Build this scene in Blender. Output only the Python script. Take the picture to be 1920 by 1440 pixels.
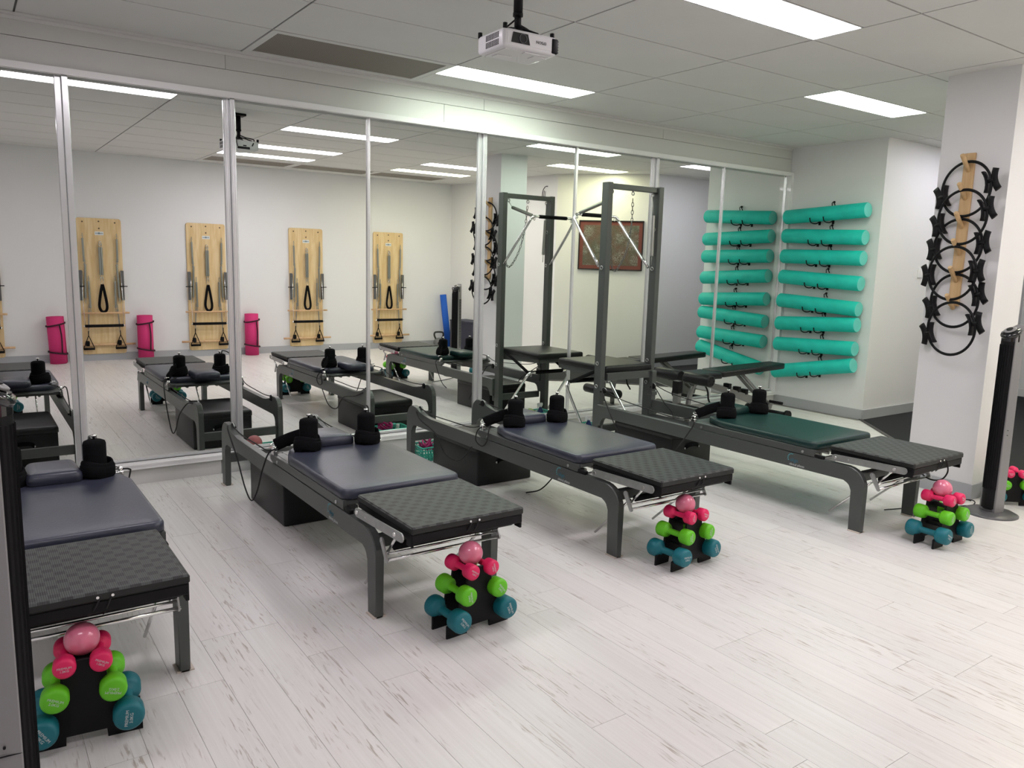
import bpy, bmesh, math, random
from math import sin, cos, pi, radians
from mathutils import Vector, Matrix, Euler
random.seed(7)
for o in list(bpy.data.objects): bpy.data.objects.remove(o)
SC = bpy.context.scene
COL = SC.collection

# ------------------------------------------------------------------ camera, world, exposure
H = 1.4404
YAW, PITCH, ROLL = 0.615207, -0.154119, 0.027752
def cam_matrix():
    f = Vector((sin(YAW)*cos(PITCH), cos(YAW)*cos(PITCH), sin(PITCH)))
    r = Vector((cos(YAW), -sin(YAW), 0)); u = r.cross(f)
    r2 = r*cos(ROLL)+u*sin(ROLL); u2 = u*cos(ROLL)-r*sin(ROLL)
    m = Matrix((r2, u2, -f)).transposed().to_4x4()
    m.translation = Vector((0, 0, H)); return m
cd = bpy.data.cameras.new('camera'); cd.sensor_width = 36; cd.lens = 1466.52/1920*36; cd.clip_start = .05
cam = bpy.data.objects.new('camera', cd); cam.matrix_world = cam_matrix(); COL.objects.link(cam); SC.camera = cam
w = bpy.data.worlds.new('world'); SC.world = w; w.use_nodes = True
w.node_tree.nodes['Background'].inputs[0].default_value = (.8, .85, 1, 1)
w.node_tree.nodes['Background'].inputs[1].default_value = .25
SC.view_settings.view_transform = 'Standard'; SC.view_settings.look = 'None'
SC.view_settings.gamma = 1; SC.view_settings.use_curve_mapping = False
SC.view_settings.exposure = 0.80
LIGHT = 10.5      # radiance of the fluorescent diffusers
M = 5.269         # mirror plane
CZ = 2.695        # ceiling height
GX, GY = 2.735, 2.791   # ceiling grid origin
XL, YB = -1.5, -1.07    # left wall, back wall

# ------------------------------------------------------------------ materials
MATS = {}
def mat(name, col, rough=.5, metal=0, spec=.5, bump=0, bscale=60, var=0, vscale=3, coat=0, emis=None, estr=0):
    if name in MATS: return MATS[name]
    m = bpy.data.materials.new(name); m.use_nodes = True; nt = m.node_tree; b = nt.nodes['Principled BSDF']
    b.inputs['Base Color'].default_value = (*col, 1); b.inputs['Roughness'].default_value = rough
    b.inputs['Metallic'].default_value = metal; b.inputs['Specular IOR Level'].default_value = spec
    b.inputs['Coat Weight'].default_value = coat
    tc = nt.nodes.new('ShaderNodeTexCoord')
    if var:
        n = nt.nodes.new('ShaderNodeTexNoise'); n.inputs['Scale'].default_value = vscale; n.inputs['Detail'].default_value = 5
        nt.links.new(tc.outputs['Object'], n.inputs['Vector'])
        r = nt.nodes.new('ShaderNodeMapRange'); r.inputs[1].default_value = .3; r.inputs[2].default_value = .7
        r.inputs[3].default_value = 1-var; r.inputs[4].default_value = 1+var
        nt.links.new(n.outputs['Fac'], r.inputs[0])
        x = nt.nodes.new('ShaderNodeMix'); x.data_type = 'RGBA'; x.blend_type = 'MULTIPLY'; x.inputs[0].default_value = 1
        x.inputs[6].default_value = (*col, 1); nt.links.new(r.outputs[0], x.inputs[7]); nt.links.new(x.outputs[2], b.inputs['Base Color'])
    if bump:
        n = nt.nodes.new('ShaderNodeTexNoise'); n.inputs['Scale'].default_value = bscale; n.inputs['Detail'].default_value = 3
        nt.links.new(tc.outputs['Object'], n.inputs['Vector'])
        u = nt.nodes.new('ShaderNodeBump'); u.inputs['Strength'].default_value = bump; u.inputs['Distance'].default_value = .002
        nt.links.new(n.outputs['Fac'], u.inputs['Height']); nt.links.new(u.outputs[0], b.inputs['Normal'])
    if emis:
        b.inputs['Emission Color'].default_value = (*emis, 1); b.inputs['Emission Strength'].default_value = estr
    MATS[name] = m; return m

white_wall = mat('painted_wall', (.76, .76, .765), .55, var=.015, vscale=1.2, bump=.05, bscale=180)
cream_wall = mat('cream_painted_wall', (.76, .755, .70), .55, var=.015, vscale=1.2)
ceil_tile = mat('ceiling_tile', (.70, .70, .685), .8, var=.02, vscale=2, bump=.2, bscale=300)
ceil_grid = mat('ceiling_joint', (.12, .12, .115), .8)
white_trim = mat('white_enamel', (.80, .80, .80), .28, coat=.3)
grey_skirt = mat('grey_skirting', (.40, .41, .43), .4)
plinth_m = mat('plinth_board', (.60, .60, .58), .5, var=.02)
bulk_m = mat('bulkhead_board', (.62, .62, .60), .5)
alu = mat('stile_aluminium', (.78, .79, .80), .25, metal=.65)
alu_dark = mat('dark_seal', (.06, .06, .07), .5)
frame_m = mat('charcoal_powdercoat', (.082, .090, .086), .36, metal=.25, bump=.1, bscale=400)
black_pl = mat('black_plastic', (.006, .006, .007), .5, spec=.2)
black_gloss = mat('black_gloss', (.01, .01, .012), .1, coat=.5)
black_vinyl = mat('black_vinyl', (.006, .007, .008), .42, spec=.35, bump=.25, bscale=120)
navy_vinyl = mat('navy_vinyl', (.036, .041, .064), .36, bump=.3, bscale=90, var=.15, vscale=6)
green_vinyl = mat('dark_green_vinyl', (.005, .030, .027), .38, spec=.4, bump=.3, bscale=90)
chrome = mat('chrome', (.82, .82, .82), .12, metal=1)
steel = mat('zinc_steel', (.45, .46, .46), .35, metal=.9, var=.1, vscale=20)
black_fab = mat('black_neoprene', (.006, .006, .007), .95, spec=.1, bump=.4, bscale=300)
rope_m = mat('black_rope', (.012, .012, .013), .8)
silver_pl = mat('silver_plastic', (.27, .265, .27), .42, metal=.3)
teal_foam = mat('teal_foam', (.006, .54, .45), .62, var=.10, vscale=9, bump=.25, bscale=90)
teal_end = mat('teal_foam_end', (.14, .62, .56), .7)
pink_mat_m = mat('pink_mat', (.62, .03, .17), .75, bump=.3, bscale=150)
dark_strap = mat('maroon_black_strap', (.03, .004, .012), .8)
blue_foam = mat('blue_foam', (.005, .10, .52), .7)
birch = mat('wood_placeholder', (.7, .5, .26), .5)
bar_grip = mat('black_foam_grip', (.006, .006, .007), .85, spec=.2)
teal_pl = mat('mint_plastic', (.05, .50, .38), .45)
carpet_m = mat('charcoal_carpet', (.035, .036, .038), .95, bump=.8, bscale=500, var=.15, vscale=150, spec=.1)
beige = mat('beige_packer', (.62, .55, .48), .6)
ball_m = mat('pink_ball', (.76, .20, .31), .20, coat=.4, var=.06, vscale=20)
def wood(name, c1, c2, axis_scale=(9, 9, .8), sc=3.0, rough=.45):
    m = bpy.data.materials.new(name); m.use_nodes = True; nt = m.node_tree; b = nt.nodes['Principled BSDF']
    tc = nt.nodes.new('ShaderNodeTexCoord'); mp = nt.nodes.new('ShaderNodeMapping'); mp.inputs['Scale'].default_value = axis_scale
    n = nt.nodes.new('ShaderNodeTexNoise'); n.inputs['Scale'].default_value = sc; n.inputs['Detail'].default_value = 8; n.inputs['Distortion'].default_value = .6
    r = nt.nodes.new('ShaderNodeValToRGB'); r.color_ramp.elements[0].position = .35; r.color_ramp.elements[1].position = .65
    r.color_ramp.elements[0].color = (*c1, 1); r.color_ramp.elements[1].color = (*c2, 1)
    nt.links.new(tc.outputs['Object'], mp.inputs[0]); nt.links.new(mp.outputs[0], n.inputs['Vector'])
    nt.links.new(n.outputs['Fac'], r.inputs[0]); nt.links.new(r.outputs[0], b.inputs['Base Color']); b.inputs['Roughness'].default_value = rough
    return m
board_wood = wood('birch_ply', (.66, .46, .22), (.78, .60, .34))
pine = wood('pine', (.55, .36, .17), (.66, .46, .24))
dowel_m = wood('dowel_beech', (.62, .38, .20), (.70, .48, .27))

def neo(name, col): return mat(name, col, .5, bump=.15, bscale=500)
pink_neo, green_neo, teal_neo = neo('pink_neoprene', (.78, .015, .12)), neo('lime_neoprene', (.13, .56, .012)), neo('teal_neoprene', (.003, .15, .19))
print_white = mat('white_print', (.55, .58, .58), .6)

# floor planks: whitewashed timber with short dark grain streaks
def plank_material():
    m = bpy.data.materials.new('whitewashed_plank'); m.use_nodes = True; nt = m.node_tree; b = nt.nodes['Principled BSDF']; L = nt.links.new
    N = lambda t: nt.nodes.new('ShaderNode'+t)
    tc = N('TexCoord'); oi = N('ObjectInfo')
    geo = N('NewGeometry')
    mul = N('Math'); mul.operation = 'MULTIPLY'; mul.inputs[1].default_value = 40; L(oi.outputs['Random'], mul.inputs[0])
    cx = N('CombineXYZ'); L(mul.outputs[0], cx.inputs[2])
    add = N('VectorMath'); add.operation = 'ADD'; L(geo.outputs['Position'], add.inputs[0]); L(cx.outputs[0], add.inputs[1])
    def streak(scale, sc, lo, hi, det=6, dist=.5):
        mp = N('Mapping'); mp.inputs['Scale'].default_value = scale; L(add.outputs[0], mp.inputs[0])
        n = N('TexNoise'); n.inputs['Scale'].default_value = sc; n.inputs['Detail'].default_value = det; n.inputs['Distortion'].default_value = dist
        L(mp.outputs[0], n.inputs['Vector']); r = N('MapRange'); r.inputs[1].default_value = lo; r.inputs[2].default_value = hi; L(n.outputs['Fac'], r.inputs[0]); return r.outputs[0]
    s1 = streak((55, 4.5, 1), 2.2, .565, .66, 4)      # short dark dashes
    s2 = streak((4.0, 1.0, 1), 2.0, .47, .62, 3)      # where they cluster
    s3 = streak((60, 1.2, 1), 1.5, .35, .75)         # fine pale grain
    s4 = streak((2.2, .7, 1), 1.2, .35, .65, 3)      # cool / warm clouds
    a = N('Math'); a.operation = 'MULTIPLY'; L(s1, a.inputs[0]); L(s2, a.inputs[1])
    def mix(fac, c1, c2, f=None):
        x = N('Mix'); x.data_type = 'RGBA'
        if f is not None: x.inputs[0].default_value = f
        else: L(fac, x.inputs[0])
        for i, c in ((6, c1), (7, c2)):
            if isinstance(c, tuple): x.inputs[i].default_value = (*c, 1)
            else: L(c, x.inputs[i])
        return x.outputs[2]
    base = mix(s4, (.72, .715, .70), (.735, .71, .70))
    base = mix(s3, base, mix(None, base, (.60, .575, .545), .45))
    base = mix(a.outputs[0], base, (.42, .37, .33))
    rv = N('MapRange'); rv.inputs[3].default_value = .965; rv.inputs[4].default_value = 1.025; L(oi.outputs['Random'], rv.inputs[0])
    x = N('Mix'); x.data_type = 'RGBA'; x.blend_type = 'MULTIPLY'; x.inputs[0].default_value = 1; L(base, x.inputs[6]); L(rv.outputs[0], x.inputs[7])
    L(x.outputs[2], b.inputs['Base Color'])
    rr = N('MapRange'); rr.inputs[3].default_value = .30; rr.inputs[4].default_value = .42; L(s3, rr.inputs[0]); L(rr.outputs[0], b.inputs['Roughness'])
    bu = N('Bump'); bu.inputs['Strength'].default_value = .12; bu.inputs['Distance'].default_value = .001; L(s3, bu.inputs['Height']); L(bu.outputs[0], b.inputs['Normal'])
    return m
plank_m = plank_material()

def tread_material():   # rubber with staggered rows of raised-rib rectangles
    m = bpy.data.materials.new('checker_rubber'); m.use_nodes = True; nt = m.node_tree; b = nt.nodes['Principled BSDF']; L = nt.links.new
    N = lambda t: nt.nodes.new('ShaderNode'+t)
    tc = N('TexCoord'); mp = N('Mapping'); mp.inputs['Rotation'].default_value = (0, 0, 0); L(tc.outputs['Object'], mp.inputs[0])
    sep = N('SeparateXYZ'); L(mp.outputs[0], sep.inputs[0])
    def mth(op, a, bb=None):
        n = N('Math'); n.operation = op
        for i, v in enumerate((a, bb)):
            if v is None: continue
            if isinstance(v, (int, float)): n.inputs[i].default_value = v
            else: L(v, n.inputs[i])
        return n.outputs[0]
    X = mth('DIVIDE', sep.outputs[0], .060); Y = mth('DIVIDE', sep.outputs[1], .072)
    def cellmask(ox, oy):
        fx = mth('FRACT', mth('ADD', X, 20+ox)); fy = mth('FRACT', mth('ADD', Y, 20+oy))
        ax = mth('ABSOLUTE', mth('SUBTRACT', fx, .5)); ay = mth('ABSOLUTE', mth('SUBTRACT', fy, .5))
        return mth('MULTIPLY', mth('LESS_THAN', ax, .25), mth('LESS_THAN', ay, .18)), mth('ADD', ax, ay)
    m1, d1 = cellmask(0, 0); m2, d2 = cellmask(.5, .5); mk0 = mth('MAXIMUM', m1, m2)
    ge = N('NewGeometry'); sn = N('SeparateXYZ'); L(ge.outputs['Normal'], sn.inputs[0]); topf = mth('GREATER_THAN', sn.outputs[2], .6)
    mk = mth('MAXIMUM', mk0, mth('SUBTRACT', 1, topf))
    ribs = mth('MULTIPLY', mth('SINE', mth('MULTIPLY', sep.outputs[0], 1100)), .5)
    x = N('Mix'); x.data_type = 'RGBA'; L(mk, x.inputs[0]); x.inputs[6].default_value = (.040, .045, .044, 1); x.inputs[7].default_value = (.008, .009, .009, 1)
    L(x.outputs[2], b.inputs['Base Color']); b.inputs['Roughness'].default_value = .5
    bu = N('Bump'); bu.inputs['Strength'].default_value = .6; bu.inputs['Distance'].default_value = .003
    hh = mth('ADD', mth('MULTIPLY', mk0, -1), mth('MULTIPLY', ribs, .3)); hh = mth('MULTIPLY', hh, topf); L(hh, bu.inputs['Height']); L(bu.outputs[0], b.inputs['Normal'])
    return m
tread_m = tread_material()
def spring_material():
    m = bpy.data.materials.new('coil_spring_steel'); m.use_nodes = True; nt = m.node_tree; b = nt.nodes['Principled BSDF']; L = nt.links.new
    b.inputs['Metallic'].default_value = .9; b.inputs['Roughness'].default_value = .3; b.inputs['Base Color'].default_value = (.38, .39, .36, 1)
    return m
spring_m = spring_material()
def mirror_material():
    m = bpy.data.materials.new('silvered_mirror'); m.use_nodes = True; b = m.node_tree.nodes['Principled BSDF']
    b.inputs['Metallic'].default_value = 1; b.inputs['Roughness'].default_value = 0.0; b.inputs['Base Color'].default_value = (.85, .87, .845, 1)
    return m
mirror_m = mirror_material()
def vent_material():
    m = bpy.data.materials.new('perforated_vent'); m.use_nodes = True; nt = m.node_tree; b = nt.nodes['Principled BSDF']; L = nt.links.new
    tc = nt.nodes.new('ShaderNodeTexCoord'); v = nt.nodes.new('ShaderNodeTexVoronoi'); v.inputs['Scale'].default_value = 90; v.inputs['Randomness'].default_value = 0
    L(tc.outputs['Object'], v.inputs['Vector']); r = nt.nodes.new('ShaderNodeValToRGB'); r.color_ramp.elements[0].position = .30; r.color_ramp.elements[1].position = .45
    r.color_ramp.elements[0].color = (.08, .07, .06, 1); r.color_ramp.elements[1].color = (.30, .27, .235, 1)
    L(v.outputs['Distance'], r.inputs[0]); L(r.outputs[0], b.inputs['Base Color']); b.inputs['Roughness'].default_value = .7; return m
vent_m = vent_material()
def painting_material():
    m = bpy.data.materials.new('painted_canvas'); m.use_nodes = True; nt = m.node_tree; b = nt.nodes['Principled BSDF']; L = nt.links.new
    N = lambda t: nt.nodes.new('ShaderNode'+t)
    tc = N('TexCoord'); v = N('TexVoronoi'); v.inputs['Scale'].default_value = 6; L(tc.outputs['Object'], v.inputs['Vector'])
    wv = N('TexWave'); wv.inputs['Scale'].default_value = 11; wv.inputs['Distortion'].default_value = 22; wv.inputs['Detail'].default_value = 4; wv.inputs['Detail Scale'].default_value = 3; wv.bands_direction = 'DIAGONAL'
    L(tc.outputs['Object'], wv.inputs['Vector'])
    n = N('TexNoise'); n.inputs['Scale'].default_value = 7; n.inputs['Detail'].default_value = 2; L(tc.outputs['Object'], n.inputs['Vector'])
    r = N('ValToRGB'); e = r.color_ramp.elements; e[0].position = .3; e[0].color = (.10, .045, .025, 1); e[1].position = .7; e[1].color = (.075, .08, .05, 1)
    L(n.outputs['Fac'], r.inputs[0])
    r2 = N('ValToRGB'); r2.color_ramp.elements[0].position = .5; r2.color_ramp.elements[1].position = .95; L(wv.outputs['Fac'], r2.inputs[0])
    r3 = N('ValToRGB'); r3.color_ramp.elements[0].position = .35; r3.color_ramp.elements[1].position = .55; r3.color_ramp.elements[0].color = (1, 1, 1, 1); r3.color_ramp.elements[1].color = (.25, .25, .25, 1)
    L(v.outputs['Distance'], r3.inputs[0])
    a = N('Math'); a.operation = 'MULTIPLY'; L(r2.outputs[0], a.inputs[0]); L(r3.outputs[0], a.inputs[1])
    x = N('Mix'); x.data_type = 'RGBA'; L(a.outputs[0], x.inputs[0]); L(r.outputs[0], x.inputs[6]); x.inputs[7].default_value = (.30, .29, .25, 1)
    L(x.outputs[2], b.inputs['Base Color']); b.inputs['Roughness'].default_value = .7; return m
painting_m = painting_material()
art_border = mat('terracotta_border', (.17, .045, .032), .7, var=.08, vscale=8)
def lamp_mat(name, col, k=1): return mat(name, (.9, .9, .9), .5, emis=col, estr=LIGHT*k)

# ------------------------------------------------------------------ mesh helpers
def B(): return bmesh.new()
def _xf(bm, verts, loc=(0, 0, 0), rot=None):
    if rot is not None: bmesh.ops.rotate(bm, verts=verts, cent=(0, 0, 0), matrix=Euler(rot).to_matrix())
    bmesh.ops.translate(bm, verts=verts, vec=loc)
def box(bm, c, s, bev=0, seg=2, rot=None, mi=0):
    r = bmesh.ops.create_cube(bm, size=1); vs = r['verts']
    bmesh.ops.scale(bm, verts=vs, vec=s)
    fs = set(f for v in vs for f in v.link_faces)
    if bev:
        es = list({e for v in vs for e in v.link_edges})
        rr = bmesh.ops.bevel(bm, geom=es, offset=min(bev, min(s)*.49), segments=seg, profile=.5, affect='EDGES')
        vs = list({v for f in rr['faces'] for v in f.verts} | set(v for v in vs if v.is_valid))
        # gather whole island
        seen = set(vs); st = list(vs)
        while st:
            v = st.pop()
            for e in v.link_edges:
                o = e.other_vert(v)
                if o not in seen: seen.add(o); st.append(o)
        vs = list(seen); fs = set(f for v in vs for f in v.link_faces)
        if seg > 1:
            for f in fs: f.smooth = True
    for f in fs: f.material_index = mi
    _xf(bm, vs, c, rot); return vs
def bx2(bm, a, b, bev=0, seg=1, mi=0):
    c = [(a[i]+b[i])/2 for i in range(3)]; s = [abs(b[i]-a[i]) for i in range(3)]
    return box(bm, c, s, bev, seg, mi=mi)
def cyl(bm, p0, p1, r0, r1=None, seg=16, caps=True, mi=0, bev=0):
    p0, p1 = Vector(p0), Vector(p1); d = p1-p0; L = d.length
    prof = [(r0, 0), (r0 if r1 is None else r1, L)]
    if bev: prof = [(r0-bev, 0), (r0-bev*.3, bev*.3), (r0, bev), (r0, L-bev), (r0-bev*.3, L-bev*.3), (r0-bev, L)]
    return lathe(bm, prof, p0, d, seg, caps, mi)
def lathe(bm, prof, origin=(0, 0, 0), axis=(0, 0, 1), seg=20, caps=True, mi=0, smooth=True):
    q = Vector(axis).to_track_quat('Z', 'Y'); o = Vector(origin); rings = []
    for r, z in prof:
        rings.append([bm.verts.new(o+q@Vector((r*cos(2*pi*k/seg), r*sin(2*pi*k/seg), z))) for k in range(seg)])
    for a, b in zip(rings, rings[1:]):
        for k in range(seg):
            f = bm.faces.new((a[k], a[(k+1) % seg], b[(k+1) % seg], b[k])); f.smooth = smooth; f.material_index = mi
    if caps:
        f = bm.faces.new(rings[0][::-1]); f.material_index = mi
        f = bm.faces.new(rings[-1]); f.material_index = mi
    return [v for r in rings for v in r]
def tube(bm, pts, r, seg=10, closed=False, mi=0, flat=None):
    pts = [Vector(p) for p in pts]; n = len(pts); rings = []; up = None
    for i, p in enumerate(pts):
        if closed: d = pts[(i+1) % n]-pts[i-1]
        else: d = (pts[min(i+1, n-1)]-pts[max(i-1, 0)])
        d.normalize()
        if up is None:
            up = Vector((0, 0, 1)) if abs(d.z) < .9 else Vector((1, 0, 0))
        s = d.cross(up)
        if s.length < 1e-5: s = d.cross(Vector((1, 0, 0)))
        s.normalize(); up2 = s.cross(d).normalized(); up = up2
        rx, ry = (r, r) if flat is None else flat
        rings.append([bm.verts.new(p+s*rx*cos(2*pi*k/seg)+up2*ry*sin(2*pi*k/seg)) for k in range(seg)])
    m = n if closed else n-1
    for i in range(m):
        a, b = rings[i], rings[(i+1) % n]
        for k in range(seg):
            f = bm.faces.new((a[k], a[(k+1) % seg], b[(k+1) % seg], b[k])); f.smooth = True; f.material_index = mi
    if not closed:
        bm.faces.new(rings[0][::-1]).material_index = mi; bm.faces.new(rings[-1]).material_index = mi
def smoothpts(pts, k=6):
    pts = [Vector(p) for p in pts]; out = []
    P = [pts[0]*2-pts[1]]+pts+[pts[-1]*2-pts[-2]]
    for i in range(1, len(P)-2):
        for j in range(k):
            t = j/k; a, b, c, d = P[i-1:i+3]
            out.append(.5*((2*b)+(c-a)*t+(2*a-5*b+4*c-d)*t*t+(3*b-3*c+d-a)*t**3))
    out.append(pts[-1]); return out
def prism(bm, poly, axis, a, b, mi=0, bev=0):
    """poly: 2D points in the plane of the two other axes (order x,y / x,z / y,z)"""
    def P(u, v, t): return {'x': (t, u, v), 'y': (u, t, v), 'z': (u, v, t)}[axis]
    A = [bm.verts.new(P(u, v, a)) for u, v in poly]; Bv = [bm.verts.new(P(u, v, b)) for u, v in poly]; n = len(poly)
    fs = [bm.faces.new(A), bm.faces.new(Bv[::-1])]
    for i in range(n): fs.append(bm.faces.new((A[i], Bv[i], Bv[(i+1) % n], A[(i+1) % n])))
    for f in fs: f.material_index = mi
    if bev:
        es = list({e for f in fs[:2] for e in f.edges})
        bmesh.ops.bevel(bm, geom=es, offset=bev, segments=1, affect='EDGES')
def arc(cx, cy, r, a0, a1, n=6): return [(cx+r*cos(radians(a0+(a1-a0)*i/n)), cy+r*sin(radians(a0+(a1-a0)*i/n))) for i in range(n+1)]
def rrect(x0, y0, x1, y1, r, n=5):
    return arc(x1-r, y1-r, r, 0, 90, n)+arc(x0+r, y1-r, r, 90, 180, n)+arc(x0+r, y0+r, r, 180, 270, n)+arc(x1-r, y0+r, r, 270, 360, n)
def pad(bm, poly, z0, z1, r=.02, n=4, crown=0, mi=0):
    """upholstered pad: rounded top edge from outline poly (x,y)"""
    c = Vector((sum(p[0] for p in poly)/len(poly), sum(p[1] for p in poly)/len(poly)))
    def inset(d):
        N_ = len(poly); out = []
        for i in range(N_):
            p = Vector(poly[i]); a = Vector(poly[i-1]); b = Vector(poly[(i+1) % N_]); t = (b-a)
            if t.length < 1e-9: out.append(p); continue
            t.normalize(); nrm = Vector((-t.y, t.x)); out.append(p+nrm*d)
        return out
    levels = [(r*.35, z0), (0, z0+.004), (0, z1-r)]+[(r*(1-cos(radians(90*i/n))), z1-r+r*sin(radians(90*i/n))) for i in range(1, n+1)]
    rings = [[bm.verts.new((p.x, p.y, z)) for p in inset(d)] for d, z in levels]
    rings.append([bm.verts.new((c.x+(v.co.x-c.x)*.82, c.y+(v.co.y-c.y)*.82, z1+crown)) for v in rings[-1]])
    for a, b in zip(rings, rings[1:]):
        for k in range(len(poly)):
            f = bm.faces.new((a[k], a[(k+1) % len(poly)], b[(k+1) % len(poly)], b[k])); f.smooth = True; f.material_index = mi
    f = bm.faces.new(rings[0][::-1]); f.material_index = mi; f = bm.faces.new(rings[-1]); f.smooth = True; f.material_index = mi
def obj(name, bm, m, parent=None, label=None, loc=None, rot=None):
    me = bpy.data.meshes.new(name); bmesh.ops.recalc_face_normals(bm, faces=bm.faces[:]); bm.to_mesh(me); bm.free()
    for x in (m if isinstance(m, (list, tuple)) else [m]): me.materials.append(x)
    o = bpy.data.objects.new(name, me); COL.objects.link(o)
    if parent: o.parent = parent
    if label: o['label'] = label
    if loc: o.location = loc
    if rot: o.rotation_euler = rot
    return o
def objs(name, bm, m, parent, ref=None):
    """one object for each separate piece in bm"""
    bm.verts.ensure_lookup_table(); seen = set(); out = []
    for v0 in bm.verts:
        if v0 in seen: continue
        isl = {v0}; st = [v0]
        while st:
            v = st.pop()
            for e in v.link_edges:
                q = e.other_vert(v)
                if q not in isl: isl.add(q); st.append(q)
        seen |= isl; nb = bmesh.new(); mp = {v: nb.verts.new(v.co) for v in isl}
        for f in {f for v in isl for f in v.link_faces}:
            nf = nb.faces.new([mp[v] for v in f.verts]); nf.smooth = f.smooth; nf.material_index = f.material_index
        out.append(obj(name, nb, m, parent))
    bm.free(); return out
def thing(name, label, cat, loc=(0, 0, 0), rz=0, group=None, rot=None):
    o = bpy.data.objects.new(name, None); COL.objects.link(o); o.empty_display_size = .05
    o.location = loc; o.rotation_euler = rot if rot else (0, 0, rz); o['label'] = label; o['category'] = cat; o['kind'] = 'thing'
    if group: o['group'] = group
    return o
def tag(o, label, cat, group=None):
    o['label'] = label; o['category'] = cat; o['kind'] = 'thing'
    if group: o['group'] = group
    return o
def struct(name, bm, m, label=None):
    o = obj(name, bm, m); o['kind'] = 'structure'
    if label: o['label'] = label; o['category'] = name.split('_')[0]
    return o
def dup(root, loc, rz=None, label=None, group=None, rot=None):
    r = root.copy(); COL.objects.link(r); r.location = loc
    if rz is not None: r.rotation_euler = (0, 0, rz)
    if rot is not None: r.rotation_euler = rot
    if label: r['label'] = label
    if group: r['group'] = group
    for ch in root.children:
        c = ch.copy(); COL.objects.link(c); c.parent = r
        for g in ch.children:
            d = g.copy(); COL.objects.link(d); d.parent = c
    return r
def text(body, size, m, parent, mw, name='lettering', extr=.0004, ax='CENTER', space=1):
    cu = bpy.data.curves.new(name, 'FONT'); cu.body = body; cu.size = size; cu.extrude = extr; cu.align_x = ax; cu.align_y = 'CENTER'
    cu.space_character = space; cu.resolution_u = 3; cu.materials.append(m)
    o = bpy.data.objects.new(name, cu); COL.objects.link(o)
    me = bpy.data.meshes.new_from_object(o.evaluated_get(bpy.context.evaluated_depsgraph_get())); me.name = name
    bpy.data.objects.remove(o)
    o = bpy.data.objects.new(name, me); COL.objects.link(o); o.parent = parent; o.matrix_local = mw; return o
def frame_mat(origin, xdir, ydir):
    x = Vector(xdir).normalized(); y = Vector(ydir).normalized(); z = x.cross(y)
    m = Matrix((x, y, z)).transposed().to_4x4(); m.translation = Vector(origin); return m

# ------------------------------------------------------------------ floor
b = B(); bx2(b, (XL-.1, YB-.1, -.08), (10.6, 5.5, -.004)); floor = struct('floor', b, mat('subfloor', (.34, .32, .30), .8), 'whitewashed timber plank floor')
CARPET = [(5.60, 2.20), (5.64, 2.74), (6.30, 3.20), (7.22, 4.24), (10.46, 4.21), (10.46, 2.59), (7.99, 2.59), (7.62, 2.20)]
def inpoly(x, y, P):
    c = False; n = len(P)
    for i in range(n):
        (x1, y1), (x2, y2) = P[i], P[(i+1) % n]
        if (y1 > y) != (y2 > y) and x < (x2-x1)*(y-y1)/(y2-y1)+x1: c = not c
    return c
PW, PL = .147, 1.22
planks = []; x = .655-PW*15; i = 0
while x < 7.7:
    ys = YB+.005
    if x+PW > 6.86: ys = (x+PW-6.85)/.2*2.62+YB if x+PW < 7.05 else 1.55+(x+PW-7.05)*1.1
    y = YB-random.choice([0, .3, .61, .9, .15, .76])
    while y < 5.22:
        a, c = max(y, ys), min(y+PL, 5.232 if x+PW < 7.18 else 4.2)
        if c-a > .04 and not (inpoly(x+.05, a, CARPET) and inpoly(x+.05, c, CARPET)):
            planks.append((x, a, c))
        y += PL
    x += PW; i += 1
def plank_score(p):
    cx, cy = p[0], (p[1]+p[2])/2
    if cy < .3: d = math.hypot(cx, 2*M-cy)      # only visible in the mirror
    else: d = math.hypot(cx-.3, cy)
    if cx < -.1: d += 6
    return d
planks.sort(key=plank_score)
cache = {}
for k, (x, a, c) in enumerate(planks[:296]):
    key = round(c-a, 3)
    if key not in cache:
        bb = B(); bx2(bb, (.0006, 0, -.004), (PW-.0006, c-a-.0013, 0))
        me = bpy.data.meshes.new('floor_plank'); bb.to_mesh(me); bb.free(); me.materials.append(plank_m); cache[key] = me
    o = bpy.data.objects.new('floor_plank', cache[key]); COL.objects.link(o); o.parent = floor; o.location = (x, a, 0)
if len(planks) > 296:
    bb = B()
    for (x, a, c) in planks[296:]: bx2(bb, (x+.0006, a, -.004), (x+PW-.0006, c-.0013, 0))
    o = obj('floor_plank', bb, plank_m, floor); o['kind'] = 'stuff'
b = B(); prism(b, CARPET[::-1], 'z', -.002, .007); carpet = struct('trim_1', b, carpet_m); carpet.name = 'floor_carpet'; carpet['label'] = 'charcoal carpet area beyond the pillar'
b = B()
for p, q in zip(CARPET[:4], CARPET[1:4]):
    p3, q3 = Vector((*p, .006)), Vector((*q, .006)); d = (q3-p3); c = (p3+q3)/2
    box(b, c, (d.length, .03, .006), rot=(0, 0, math.atan2(d.y, d.x)))
struct('trim_2', b, mat('dark_metal_strip', (.10, .09, .09), .4, metal=.7))

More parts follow.
